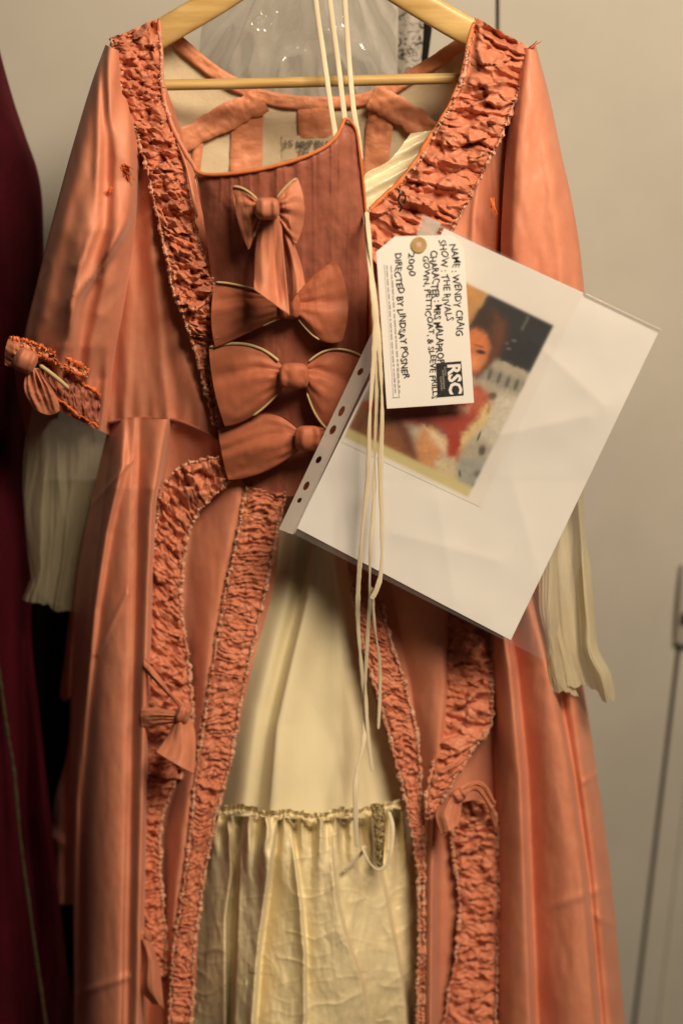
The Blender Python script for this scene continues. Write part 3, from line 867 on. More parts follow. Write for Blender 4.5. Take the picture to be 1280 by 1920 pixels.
def trim(name, left, right, dbase, period=17, amp=8, seed=1, fine=1.0, nu=44, step=2.2, puff=5, look=None, lift=3, fr=.32, label=None, skew=.0, pale=.62, mat=None, crumple=.25):
    """ruched strip between two edge polylines (same count of points), gathered across"""
    Lp = np.array(left, float); Rp = np.array(right, float)
    mid = (Lp + Rp) / 2
    Ltot = np.sum(np.hypot(*np.diff(mid, axis=0).T))
    nv = int(Ltot / step)
    tt = np.concatenate([[0], np.cumsum(np.hypot(*np.diff(mid, axis=0).T))])
    s = np.linspace(0, Ltot, nv)
    par = np.interp(s, tt, np.arange(len(mid)))
    A = spline(Lp, par); B = spline(Rp, par)
    S = s[:, None]
    wv = 1.6
    ca = np.stack([fbm(s / 9, s * 0 + 1, seed), fbm(s / 9, s * 0 + 7, seed)], 1) * 2 * wv
    cb = np.stack([fbm(s / 9, s * 0 + 3, seed + 2), fbm(s / 9, s * 0 + 9, seed + 2)], 1) * 2 * wv
    A = A + ca * 2; B = B + cb * 2
    u = np.linspace(0, 1, nu)
    X = np.zeros((nv, nu, 3))
    X[..., 0] = A[:, None, 0] * (1 - u) + B[:, None, 0] * u
    X[..., 1] = A[:, None, 1] * (1 - u) + B[:, None, 1] * u
    U = np.broadcast_to(u[None, :] * 2 - 1, (nv, nu)); SS = np.broadcast_to(S, (nv, nu))
    wid = np.hypot(*(B - A).T)[:, None] / 2
    T = U * wid
    # gathers drawn across the strip: long ledges that wander, fade and break off
    lw = np.maximum(wid, 8.0)
    warp = 13 * fbm(T / (lw * 1.1) + 3, SS / 48.0, seed + 1, 2) * 2 + skew * T
    y_ = SS + warp
    ph = y_ / period + 2.2 * fbm(SS / 75.0, T / (lw * 3), seed + 4) * 2
    fr_ = ph - np.floor(ph)
    saw = np.where(fr_ < .7, fr_ / .7, (1 - fr_) / .3)
    saw = saw * saw * (3 - 2 * saw)
    am = np.clip(2.6 * noise(SS / 30.0, T / (lw * .9), seed + 6) - .5, .08, 1.6)
    g1 = fbm(y_ / (period * .55), T / (lw * 1.6) + 4, seed + 25, 2) * 2
    g2 = ridged((y_ + 5 * noise(T / 12.0, SS / 20.0, seed + 28)) / (period * 1.5), T / (lw * 1.3) + 7, seed + 27) ** 2
    h = amp * (.6 * (saw - .5) * am + .55 * g1 + .75 * (g2 - .35))
    h = h + fine * 1.5 * 2 * fbm(y_ / 4.5, T / 20.0, seed + 9, 2)
    wx = 12 * fbm(SS / 26.0, T / 26.0, seed + 21) * 2
    f1 = facets((SS + .35 * T + wx * .5) / (period * 1.15), (T + .2 * wx) / (period * 1.7), seed + 31, 22.0)
    f2 = facets((SS - .4 * T - wx * .4) / (period * .62), (T - .2 * wx) / (period * .95), seed + 33, 20.0)
    h = h * (1 - .6 * crumple) + amp * ((.5 + 1.1 * crumple) * f1 + (.2 + .45 * crumple) * f2)
    h = h * (.88 - .16 * crumple)
    edge = 1 - np.abs(U) ** 5
    base = np.interp(s, tt, np.asarray(dbase, float) if np.ndim(dbase) else np.full(len(mid), dbase))[:, None]
    X[..., 2] = base + lift + puff * edge + h * (.35 + .65 * edge)
    # little sideways shove of the folds
    k = fine * 1.4
    X[..., 1] += k * 2 * fbm(SS / 8, T / 12, seed + 12) * 1.6
    X[..., 0] += k * 2 * fbm(SS / 8, T / 12, seed + 15)
    o = grid(name, X, mat or TRIM, gown)
    if fr:
        for e, sg in ((0, -1), (-1, 1)):
            pe = X[:, e, :]; tx = np.gradient(pe[:, 0]); ty = np.gradient(pe[:, 1]); q = np.hypot(tx, ty) + 1e-9
            tx = fbm_smooth(tx / q); ty = fbm_smooth(ty / q)
            nx, ny = ty * -sg, tx * sg
            inn = (X[:, nu // 2, :2] - pe[:, :2]); flip = np.sign((inn[:, 0] * nx + inn[:, 1] * ny).mean())
            nx, ny = -nx * flip, -ny * flip                       # pointing outwards
            wdt = 2.4 + 4.2 * np.clip(noise(s / 7.0, s * 0 + 3 * sg, seed + 60) - .25, 0, 1) + 2.5 * (noise(s / 2.6, s * 0 + 9, seed + 61) - .5)
            wdt = np.clip(wdt, .6, 9)
            k5 = np.array([-.7, -.2, .3, 1.0])
            E = np.zeros((nv, 4, 3))
            E[..., 0] = pe[:, None, 0] + nx[:, None] * wdt[:, None] * k5
            E[..., 1] = pe[:, None, 1] + ny[:, None] * wdt[:, None] * k5
            E[..., 2] = pe[:, None, 2] + 2.5 + np.array([1.0, 2.0, 1.6, 0.0]) + 2.2 * fbm(s / 5.0, s * 0 + 4, seed + 63)[:, None] * 2
            grid('pinked_edge', E, EDGE if pale > .4 else FRAY_O, o)
    if label:
        o['label'] = label
    if fr:
        fringe(o, X[:, 0, :2], X[:, -1, :2], X[:, 0, 2], X[:, -1, 2], seed + 40, fr * .22, pale=pale)
    return o


# left robing
trim('ruched_trim', [(206, 72), (213, 92), (219, 135), (228, 176), (240, 210), (254, 242), (263, 274), (271, 302), (281, 340), (290, 380), (301, 430), (312, 480), (325, 540), (343, 590), (357, 630)],
     [(299, 34), (302, 86), (303, 142), (306, 180), (313, 206), (324, 240), (336, 272), (345, 300), (352, 345), (362, 400), (374, 452), (393, 496), (402, 545), (405, 590), (428, 640)],
     [22, 30, 36, 40, 44, 48, 52, 55, 60, 64, 70, 74, 78, 80, 82], 15, 8.5, 101, 1.15, 46, 1.8, fr=.40, crumple=1.0)
trim('ruched_trim', [(357, 628), (372, 679), (381, 718), (394, 757), (404, 800)], [(398, 640), (394, 680), (397, 718), (404, 757), (410, 800)], [76, 74, 72, 70, 70], 9, 4, 131, .8, 16, 1.8, puff=2, fr=.5)
# plain folded edge of the left neckline
tube('neck_binding', [(298, 36, 30), (302, 90, 36), (304, 145, 42), (308, 185, 46), (318, 222, 52), (332, 256, 58), (350, 290, 66), (367, 319, 76), (378, 370, 80), (392, 440, 84), (398, 490, 86)], 4.0, SILK, gown, nu=10, wob=.25, seed=5)
tube('neck_binding', [(333, 266, 58), (348, 306, 68), (358, 350, 76), (370, 410, 80)], 3.0, SILK, gown, nu=8, wob=.3, seed=6)
# right robing
trim('ruched_trim', [(890, 34), (880, 80), (868, 140), (852, 185), (832, 222), (808, 262), (785, 302), (760, 336), (728, 366), (690, 400), (672, 470)],
     [(1004, 96), (985, 128), (972, 165), (958, 205), (938, 258), (915, 302), (896, 342), (872, 384), (850, 424), (820, 470), (780, 540)],
     [22, 32, 40, 45, 50, 54, 58, 62, 64, 66, 68], 24, 11, 151, .9, 54, 1.8, puff=6, fr=.40, skew=.12, crumple=.45)
tube('neck_binding', [(888, 40, 30), (876, 90, 38), (864, 145, 44), (846, 190, 50), (826, 226, 54), (802, 264, 58), (778, 304, 62), (752, 338, 66), (722, 366, 70), (692, 395, 74)], 4.5, ORANGE, gown, nu=10, wob=.5, seed=9)
# left skirt, serpentine outer trim and straight inner trim
trim('ruched_trim', [(410, 858), (370, 864), (330, 884), (305, 915), (296, 962), (291, 1010), (286, 1060), (284, 1120), (281, 1170), (276, 1230), (274, 1290), (272, 1350), (272, 1410), (270, 1460)],
     [(432, 902), (396, 934), (372, 960), (358, 985), (350, 1020), (343, 1060), (340, 1095), (340, 1145), (347, 1200), (354, 1250), (360, 1310), (362, 1360), (352, 1410), (338, 1460)],
     [66, 60, 54, 48, 46, 45, 45, 45, 45, 46, 46, 46, 46, 46], 15, 7, 171, 1.0, 40, 1.8, lift=7, fr=.36, crumple=.7)
trim('ruched_trim', [(268, 1462), (266, 1530), (266, 1600), (264, 1680), (264, 1750), (266, 1830)], [(330, 1462), (304, 1530), (300, 1600), (303, 1670), (311, 1750), (312, 1830)],
     [48, 46, 46, 48, 52, 54], 12, 6, 181, 1.0, 26, 1.8, lift=6, fr=.26)
trim('ruched_trim', [(462, 912), (456, 950), (450, 985), (436, 1051), (425, 1098), (418, 1145), (405, 1215), (392, 1300), (380, 1370), (370, 1440), (360, 1540), (347, 1640), (336, 1715), (325, 1790), (316, 1950)],
     [(534, 920), (530, 950), (521, 990), (508, 1051), (497, 1109), (486, 1156), (470, 1226), (455, 1300), (442, 1370), (430, 1440), (404, 1530), (386, 1620), (374, 1710), (364, 1790), (357, 1950)],
     [62, 62, 60, 60, 60, 60, 61, 62, 62, 63, 64, 65, 66, 67, 68], 9.5, 4.6, 191, 1.0, 40, 1.8, puff=3, lift=6, fr=.36)
# right skirt
trim('ruched_trim', [(655, 1072), (666, 1140), (682, 1215), (700, 1280), (722, 1350), (746, 1440), (766, 1530), (782, 1620), (785, 1720), (784, 1830), (781, 1960)], [(706, 1090), (722, 1165), (742, 1230), (760, 1290), (775, 1350), (786, 1430), (790, 1530), (794, 1620), (795, 1720), (795, 1830), (793, 1960)],
     [62, 63, 63, 64, 64, 65, 66, 67, 68, 68, 69], 9.5, 4.6, 201, 1.0, 36, 1.8, puff=3, lift=5, fr=.34)
trim('ruched_trim', [(838, 1100), (838, 1150), (834, 1210), (830, 1290), (824, 1350), (815, 1410), (806, 1455), (798, 1500), (800, 1535)], [(912, 1100), (918, 1150), (921, 1230), (922, 1300), (918, 1360), (882, 1410), (858, 1450), (836, 1490), (818, 1535)],
     [48, 48, 48, 50, 54, 62, 70, 74, 74], 20, 8, 211, 1.0, 40, 1.8, lift=8, fr=.36, crumple=.6)
trim('ruched_trim', [(852, 1500), (846, 1540), (850, 1600), (858, 1660), (861, 1710), (858, 1760), (850, 1820), (838, 1880), (826, 1950)], [(922, 1500), (930, 1540), (934, 1600), (936, 1660), (936, 1710), (934, 1760), (931, 1820), (930, 1880), (930, 1950)],
     [52, 48, 44, 44, 44, 44, 46, 48, 50], 17, 7, 221, 1.1, 40, 1.8, lift=7, fr=.26, crumple=.7)
# hook at the right neck edge
tube('dress_hook', [(742, 352, 84), (750, 362, 88), (746, 376, 88), (753, 388, 86), (747, 398, 84)], 2.2, STEEL, gown, nu=8)
tube('dress_hook', [(752, 356, 86), (760, 368, 89), (756, 384, 86)], 1.8, STEEL, gown, nu=8)

# ---- bows
def loop(parent, rt, rb, ot, ob, d0, d1, thick, seed=1, crease=3.0, bulge=0.0, mat=None, sag=0.0, mid=None, fold=0.0, fc=.1):
    """one bow loop: a flattened tube of cloth from the knot (rt top, rb bottom) to its outer fold (ot, ob)"""
    ns, npz = 46, 56
    s = np.linspace(0, 1, ns)[:, None]
    ph = np.linspace(0, 2 * np.pi, npz, endpoint=False)[None, :]
    c = np.cos(ph); q = np.sin(ph)
    rt, rb, ot, ob = [np.array(a, float) for a in (rt, rb, ot, ob)]
    sw = s ** .8; mm = (rt + rb) / 2 + ((ot + ob) / 2 - (rt + rb) / 2) * s
    h0 = (rt - rb) / 2; h1 = (ot - ob) / 2; hh = h0 + (h1 - h0) * np.sin(np.pi / 2 * np.clip(s, 0, 1)) ** .95
    top = mm + hh; bot = mm - hh
    if mid is not None:
        top = top + (np.array(mid[0], float)) * np.sin(np.pi * s); bot = bot + (np.array(mid[1], float)) * np.sin(np.pi * s)
    m_ = (top + bot) / 2; hv = (top - bot) / 2
    X = np.zeros((ns, npz, 3))
    X[..., 0] = m_[:, :1] + hv[:, :1] * c; X[..., 1] = m_[:, 1:2] + hv[:, 1:2] * c
    out = (ot + ob) / 2 - (rt + rb) / 2; out = out / np.linalg.norm(out)
    ends = bulge * np.clip((s - .75) / .25, 0, 1) ** 2 * (1 - c ** 2)
    X[..., 0] += out[0] * ends; X[..., 1] += out[1] * ends
    prof = np.sin(np.pi * np.clip(.10 + .86 * s, 0, 1)) ** .7
    X[..., 2] = d0 + (d1 - d0) * s + thick * .75 * prof * np.sign(q) * np.abs(q) ** 1.7
    front = np.clip(q, 0, 1) ** .5
    wob_ = fbm(c * 1.5 + 0 * s, s * 1.2 + 0 * c, seed) * 2
    fanc = c * 2.3 + seed * .37 + wob_ * .35
    cr = 1.5 * (np.abs(2 * (fanc - np.floor(fanc)) - 1) - .5) * (1 - s) ** .6 + .7 * np.cos(c * 3.3 + seed * 2.1 + s * 1.2)
    X[..., 2] += front * crease * cr * np.clip(s * 5, 0, 1) + front * (2.5 * wob_ + 1.6 * fbm(c * 3.5 + 9, s * 4.5 + 3, seed + 50) * 2) - front * fold * (np.tanh((c - fc - .25 * (1 - s)) * 11) * .5 + .9 * np.exp(-((c - fc - .25 * (1 - s)) / .12) ** 2)) * np.clip(1.25 - .7 * s, 0, 1)
    return grid('loop', X, mat or BOWSILK, parent, wrap=True), X


def knot(cx, cy, rx, ry, d, thick, mat=None, name='bow', seed=1, rot=0.0, parent=None):
    nv, nu = 30, 40
    th = np.linspace(.02, np.pi - .02, nv)[:, None]; ph = np.linspace(0, 2 * np.pi, nu, endpoint=False)[None, :]
    f = lambda a, e: np.sign(a) * np.abs(a) ** e
    x = f(np.cos(th), .55) + 0 * ph; y = f(np.sin(th), .7) * f(np.cos(ph), .85); z = f(np.sin(th), .7) * f(np.sin(ph), .9)
    ca, sa = math.cos(math.radians(rot)), math.sin(math.radians(rot))
    X = np.zeros((nv, nu, 3))
    X[..., 0] = cx + rx * x * ca - ry * y * sa
    X[..., 1] = cy + rx * x * sa + ry * y * ca
    X[..., 2] = d + thick * z + np.clip(z, 0, 1) * (1.6 * np.cos(x * 6 + seed) + 3 * fbm(x * 2 + 9, y * 2 + 9, seed))
    return grid(name, X, mat or BOWSILK, parent or gown, wrap=True)


def cord(parent, pts, r=2.3):
    return tube('lining_edge', pts, r, CORD, parent, nu=8)


def tail(parent, ctrl, seed=1, amp=2.0, nu=26, nv=40, mat=None):
    o = patch('tail', ctrl, mat or BOWSILK, parent, nu, nv, lambda px, py, u, v: amp * 2 * fbm(u * 3, v * 1.2, seed))
    mo = o.modifiers.new('cloth thickness', 'SOLIDIFY'); mo.thickness = .0007; mo.offset = 0
    return o


def edge_of(X, ph_i, s0=3, n=9, dd=1.5):
    idx = np.linspace(s0, X.shape[0] - 1, n).astype(int)
    return [(X[i, ph_i, 0], X[i, ph_i, 1], X[i, ph_i, 2] + dd) for i in idx]


# bow 1, the small one with tails
b1 = knot(501, 391, 23, 21, 146, 12, seed=2)
b1['label'] = 'small topmost bow with two hanging tails and cream edges'
l, X = loop(b1, (486, 378), (488, 404), (436, 350), (466, 468), 132, 128, 11, 3, 4.0, 6, mid=((4, 3), (-4, -3)))
cord(b1, edge_of(X, 0)); cord(b1, edge_of(X, 28)[:5], 2.0)
l, X = loop(b1, (516, 376), (518, 404), (558, 334), (556, 456), 132, 130, 12, 5, 4.2, 14, mid=((-2, 6), (2, -2)))
cord(b1, edge_of(X, 0))
tail(b1, [[(490, 404, 132), (503, 404, 136), (516, 404, 138), (527, 404, 132)], [(479, 465, 129), (497, 468, 136), (515, 470, 131), (531, 462, 134)], [(476, 520, 134), (498, 530, 142), (518, 538, 134), (537, 530, 140)],
          [(476, 543, 144), (500, 560, 151), (520, 575, 146), (543, 592, 148)]], 11, 4.0)
tail(b1, [[(515, 404, 128), (524, 404, 131), (532, 404, 128)], [(530, 450, 124), (541, 452, 130), (549, 452, 124)], [(541, 500, 123), (553, 502, 130), (565, 500, 123)], [(545, 566, 142), (557, 550, 148), (572, 533, 142)]], 12, 3.0)
# bow 2, wide, mostly hidden by the tails
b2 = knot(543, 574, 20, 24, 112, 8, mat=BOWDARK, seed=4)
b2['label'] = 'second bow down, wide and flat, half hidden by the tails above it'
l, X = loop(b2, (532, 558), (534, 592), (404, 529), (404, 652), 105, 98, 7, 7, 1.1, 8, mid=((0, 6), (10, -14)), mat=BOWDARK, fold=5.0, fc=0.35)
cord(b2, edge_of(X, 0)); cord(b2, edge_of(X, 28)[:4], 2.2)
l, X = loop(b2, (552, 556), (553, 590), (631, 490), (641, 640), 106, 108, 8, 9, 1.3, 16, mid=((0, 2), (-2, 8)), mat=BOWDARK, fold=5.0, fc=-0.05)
cord(b2, edge_of(X, 28)[:5], 2.0)
# bow 3, the wide one with a square knot
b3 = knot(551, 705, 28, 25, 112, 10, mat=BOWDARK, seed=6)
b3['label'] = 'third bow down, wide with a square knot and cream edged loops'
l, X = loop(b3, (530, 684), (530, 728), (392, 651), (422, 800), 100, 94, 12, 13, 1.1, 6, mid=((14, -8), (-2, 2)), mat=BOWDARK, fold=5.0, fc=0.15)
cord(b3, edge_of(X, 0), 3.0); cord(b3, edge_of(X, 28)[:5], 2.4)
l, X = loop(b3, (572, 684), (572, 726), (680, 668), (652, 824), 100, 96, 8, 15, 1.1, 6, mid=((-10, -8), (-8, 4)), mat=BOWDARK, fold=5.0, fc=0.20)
cord(b3, edge_of(X, 0), 2.2); cord(b3, edge_of(X, 28)[:6], 2.4)
# bow 4, at the waist
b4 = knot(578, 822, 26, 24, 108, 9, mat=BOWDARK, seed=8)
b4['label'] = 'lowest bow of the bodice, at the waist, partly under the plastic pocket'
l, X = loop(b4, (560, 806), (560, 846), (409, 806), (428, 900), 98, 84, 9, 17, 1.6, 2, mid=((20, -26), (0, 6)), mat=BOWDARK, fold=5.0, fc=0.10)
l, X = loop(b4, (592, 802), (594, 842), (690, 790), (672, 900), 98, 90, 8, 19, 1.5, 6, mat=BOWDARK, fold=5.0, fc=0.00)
# left skirt bow
b5 = knot(343, 1340, 14, 18, 96, 9, seed=3, rot=20)
b5['label'] = 'bow on the left skirt front with a bright square tail'
loop(b5, (328, 1308), (344, 1332), (272, 1234), (270, 1256), 96, 84, 9, 21, 1.5, 2)
loop(b5, (336, 1334), (336, 1354), (266, 1326), (266, 1362), 94, 84, 9, 23, 2.0, 2)
tail(b5, [[(331, 1346, 92), (342, 1344, 99), (356, 1346, 95)], [(318, 1374, 94), (338, 1374, 104), (366, 1372, 96)], [(305, 1394, 104), (336, 1402, 113), (367, 1410, 106)], [(292, 1410, 110), (326, 1431, 121), (364, 1452, 116)]], 25, 3.5)
# lower left skirt bow: only its tail shows past the fold
b6 = knot(273, 1756, 12, 14, 82, 7, seed=5)
b6['label'] = 'low bow at the bottom left of the skirt, its tail hanging from the fold'
tail(b6, [[(262, 1760, 82), (272, 1762, 90), (286, 1770, 84)], [(268, 1800, 84), (282, 1802, 94), (298, 1812, 86)], [(263, 1850, 84), (284, 1852, 96), (304, 1856, 88)], [(286, 1882, 84), (298, 1884, 90), (307, 1892, 86)]], 27, 4.0)
# right skirt bow
b7 = knot(858, 1492, 15, 13, 98, 8, seed=7, rot=-30)
b7['label'] = 'bow on the right skirt front with an arched loop'
tail(b7, [[(842, 1488, 96), (852, 1484, 103), (866, 1500, 98)], [(828, 1508, 97), (844, 1508, 106), (864, 1518, 98)], [(816, 1528, 104), (838, 1534, 114), (862, 1540, 106)], [(826, 1566, 112), (842, 1558, 118), (858, 1546, 112)]], 29, 3.5)
loop(b7, (862, 1474), (872, 1496), (926, 1500), (918, 1520), 96, 76, 5, 31, 1.6, 4, mid=((6, -22), (0, -24)))
loop(b7, (918, 1490), (912, 1504), (936, 1560), (926, 1560), 78, 62, 4, 33, 1.0, 2)
# bow on the left sleeve
b8 = knot(48, 676, 22, 23, 80, 13, seed=9, rot=25)
b8['label'] = 'bow on the cuff of the left sleeve'
loop(b8, (50, 656), (60, 694), (18, 632), (10, 684), 79, 72, 11, 35, 3.0, 4)
loop(b8, (52, 690), (72, 690), (60, 762), (112, 770), 76, 72, 12, 37, 5.0, 12, mid=((-8, 4), (8, 6)))
cord(b8, [(74, 684, 84), (92, 697, 85), (112, 713, 84), (130, 729, 81)], 4.0)
# cuff: gathered band and the ruched strip under it
trim('cuff_gather', [(18, 634), (50, 640), (85, 652), (120, 668), (150, 684), (168, 696)], [(14, 650), (48, 656), (82, 668), (116, 685), (146, 702), (164, 710)], [66, 74, 78, 76, 70, 60], 9, 6, 231, 1.0, 18, 1.8, puff=3, fr=.4, pale=.2, mat=FACING)
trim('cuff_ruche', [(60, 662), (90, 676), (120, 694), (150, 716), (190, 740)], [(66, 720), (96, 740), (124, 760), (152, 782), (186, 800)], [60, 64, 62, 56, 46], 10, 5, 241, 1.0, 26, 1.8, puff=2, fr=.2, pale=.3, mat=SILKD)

# ---- voile flounces at the cuffs
def voile(ctrl, seed, per=9.0, amp=4.0, nu=70, nv=90, mat=None):
    X = surf(ctrl, nu, nv)
    u = np.broadcast_to(np.linspace(0, 1, nu)[None, :], (nv, nu)); v = np.broadcast_to(np.linspace(0, 1, nv)[:, None], (nv, nu))
    q = u + .10 * (fbm(v * 1.7, u * 2, seed + 3) * 2)
    X[..., 2] += amp * (2.2 * fbm(q * per * 1.5, v * .7, seed) + 1.6 * (ridged(q * per * .9, v * .9, seed + 1) ** 2 - .4)) * (.45 + .75 * v) + 1.5 * fbm(u * 14, v * 9, seed + 2)
    X[..., 1] += 20 * fbm(u * 3.5, u * 0 + 2, seed + 5) * v ** 6 + 6 * fbm(u * 16, u * 0 + 5, seed + 6) * v ** 10
    X[..., 0] += 5 * fbm(v * 4, u * 2, seed + 7)
    return grid('sleeve_flounce', X, mat or VOILE, gown)


voile([[(60, 745, 30), (110, 740, 36), (160, 750, 36), (205, 760, 28)], [(52, 850, 6), (105, 850, 16), (155, 850, 14), (205, 850, 0)], [(48, 960, -14), (95, 960, 2), (140, 960, -4), (190, 960, -24)],
       [(62, 1060, -26), (92, 1060, -10), (128, 1060, -18), (165, 1060, -40)], [(44, 1122, -30), (82, 1132, -16), (118, 1146, -24), (160, 1146, -46)]], 301, 7, 5)
voile([[(60, 770, 6), (110, 760, 6), (170, 770, 2)], [(44, 860, -20), (100, 860, -18), (180, 860, -26)], [(48, 980, -40), (95, 980, -36), (165, 980, -50)], [(64, 1110, -50), (100, 1136, -46), (150, 1140, -60)]], 311, 6, 4)
# right: inner fall, then two outer lobes
voile([[(985, 800, 54), (1030, 800, 64), (1070, 800, 60), (1095, 800, 48)], [(1000, 950, 44), (1035, 950, 54), (1065, 950, 50), (1088, 950, 34)], [(1015, 1080, 74), (1050, 1080, 78), (1080, 1080, 70), (1104, 1080, 54)],
       [(1028, 1200, 82), (1060, 1200, 82), (1090, 1200, 74), (1112, 1200, 58)], [(1036, 1286, 88), (1072, 1286, 84), (1104, 1290, 76), (1136, 1300, 60)]], 321, 3, 4, mat=VOILE2)
voile([[(1010, 860, 52), (1035, 860, 56), (1058, 860, 48)], [(1012, 1000, 66), (1034, 1000, 74), (1052, 1000, 60)], [(1010, 1130, 86), (1030, 1130, 92), (1048, 1126, 76)], [(1023, 1200, 92), (1036, 1200, 97), (1048, 1200, 80)],
       [(1028, 1260, 94), (1042, 1258, 98), (1062, 1250, 80)], [(1030, 1294, 92), (1056, 1302, 94), (1086, 1306, 78)]], 331, 1.4, 3, mat=VOILE2)
voile([[(1055, 840, 62), (1076, 840, 68), (1094, 840, 54)], [(1076, 965, 58), (1086, 965, 66), (1094, 975, 54)], [(1078, 1060, 78), (1094, 1060, 86), (1106, 1070, 74)], [(1086, 1160, 82), (1102, 1160, 90), (1113, 1160, 76)],
       [(1092, 1226, 84), (1108, 1222, 94), (1120, 1216, 80)], [(1112, 1276, 82), (1130, 1270, 94), (1144, 1262, 80)], [(1124, 1312, 78), (1140, 1316, 86), (1153, 1300, 76)]], 341, 1.4, 3, mat=VOILE2)

# ------------------------------------------------------------------ petticoat
pet = thing('petticoat', 'cream satin petticoat with a gathered taffeta flounce showing between the gown fronts', 'petticoat', (600, 900, 10))
rows = [[(430, 860, 20), (500, 860, 30), (570, 860, 36), (640, 860, 30), (720, 860, 18)], [(430, 1050, 20), (500, 1050, 32), (575, 1050, 40), (640, 1050, 32), (730, 1050, 18)],
        [(410, 1250, 22), (480, 1250, 46), (555, 1250, 56), (640, 1250, 48), (760, 1250, 20)], [(390, 1420, 22), (460, 1420, 60), (550, 1420, 76), (650, 1420, 62), (780, 1420, 22)], [(385, 1535, 24), (455, 1530, 66), (560, 1535, 86), (670, 1535, 68), (790, 1535, 24)]]
patch('satin_panel', rows, CREAM, pet, 130, 160, lambda px, py, u, v: 1.0 * foldsum(px, py, [([(592, 1000), (578, 1120), (548, 1240), (520, 1360), (505, 1530)], 15, 9, 34), ([(568, 1000), (560, 1120), (530, 1240), (500, 1380), (480, 1530)], -6, 12, 8),
      ([(620, 1040), (635, 1200), (640, 1530)], 7, 30, 14), ([(560, 1020), (520, 1180), (480, 1330), (450, 1530)], 8, 26, 18), ([(660, 1100), (680, 1300), (700, 1530)], -6, 18, 20)]) + 5 * fbm(px / 90, py / 300, 401))
X0 = [(402, 1512, 58), (440, 1518, 74), (490, 1524, 90), (540, 1528, 98), (590, 1530, 98), (640, 1526, 92), (690, 1518, 76), (752, 1512, 56)]
C = spline(np.array(X0, float), np.linspace(0, 7, 420))
vv = np.linspace(-1, 1, 16)[:, None]; ii = np.arange(420)[None, :] * 1.0
X = np.zeros((16, 420, 3))
gat = np.sin(ii / 2.1 + 5 * fbm(ii / 22.0, ii * 0, 411) * 2) * (.5 + noise(ii / 14.0, ii * 0 + 3, 412))
hh_ = 10.5 + 5 * fbm(ii / 9.0, ii * 0 + 5, 416) * 2
X[..., 0] = C[None, :, 0] + 3.2 * gat * np.abs(vv) + 2 * fbm(ii / 5.0 + 0 * vv, vv * 2 + 7, 413)
X[..., 1] = C[None, :, 1] + .8 * hh_ * vv + 4 * np.sin(ii / 17.0) + 5 * fbm(ii / 16.0, ii * 0 + 2, 415)
X[..., 2] = C[None, :, 2] + 7 * (1 - .6 * (1 - np.abs(vv)) ** 2) + 2.6 * gat * (np.abs(vv) ** 1.2 + .15) + 3 * fbm(ii / 4.0 + 0 * vv, vv * 2 + 9, 417)
HEAD = X
grid('gathered_heading', X, TAFFETA, pet)
rows = [[(400, 1526, 40), (440, 1530, 62), (500, 1532, 88), (560, 1534, 90), (620, 1534, 90), (680, 1528, 65), (760, 1520, 40)],
        [(390, 1600, 38), (430, 1600, 68), (495, 1600, 96), (560, 1600, 100), (625, 1600, 98), (690, 1600, 72), (785, 1600, 38)],
        [(372, 1700, 38), (420, 1700, 72), (490, 1700, 90), (560, 1700, 104), (630, 1700, 102), (700, 1700, 74), (800, 1700, 40)],
        [(352, 1830, 38), (410, 1830, 74), (480, 1830, 94), (560, 1830, 106), (635, 1830, 104), (710, 1830, 76), (810, 1830, 40)],
        [(345, 1960, 38), (400, 1960, 62), (475, 1960, 96), (560, 1960, 108), (640, 1960, 96), (720, 1960, 64), (815, 1960, 40)]]


def flounce(px, py, u, v):
    y = py
    def step(path, amp, wl, wr):
        p = np.array(path, float); x = np.interp(y, p[:, 1], p[:, 0]); t = px - x
        sg = 1 / (1 + np.exp(-np.clip(t / 1.6, -30, 30)))
        return (1 - sg) * amp * np.exp(-np.abs(t) / wl) - sg * amp * .55 * np.exp(-np.abs(t) / wr)
    r = step([(462, 1530), (447, 1600), (440, 1790), (432, 1950)], -6, 26, 18)
    r = r + step([(522, 1530), (514, 1590), (500, 1690), (487, 1790), (476, 1950)], 10, 46, 14)
    r = r + step([(545, 1530), (556, 1620), (566, 1700), (573, 1790), (574, 1950)], 5, 12, 20)
    r = r + step([(618, 1530), (625, 1620), (634, 1690), (650, 1755), (680, 1840), (696, 1960)], 4, 40, 22)
    r = r + step([(712, 1580), (717, 1640), (736, 1738), (758, 1850), (770, 1950)], 4.5, 40, 18)
    r = r + step([(425, 1530), (432, 1560), (436, 1640), (425, 1720)], 4, 12, 12)
    gather = np.exp(-np.clip(y - 1530, 0, 999) / 55.0)
    r = r + gather * 4.5 * np.sin(px / 5.2 + 3 * fbm(px / 40, y / 60, 421))
    wob = 30 * noise(px / 50, y / 120, 428)
    wr1 = ridged((y - .25 * px + wob) / 52.0, px / 70.0, 423) ** 7 * (noise(px / 40, y / 60, 433) > .45)
    wr2 = ridged((y + .5 * px + wob) / 75.0, (px - y * .3) / 80.0, 425) ** 8
    wr3 = ridged((y + .1 * px + wob) / 23.0, px / 60.0, 435) ** 4
    return 2.8 * r + (1 - gather) * (1.1 * wr1 + 1.0 * wr2 + .5 * wr3) + 5 * fbm(px / 24, y / 90, 427) + .8 * fbm(px / 7, y / 14, 429)


patch('taffeta_flounce', rows, TAFFETA, pet, 240, 230, flounce)
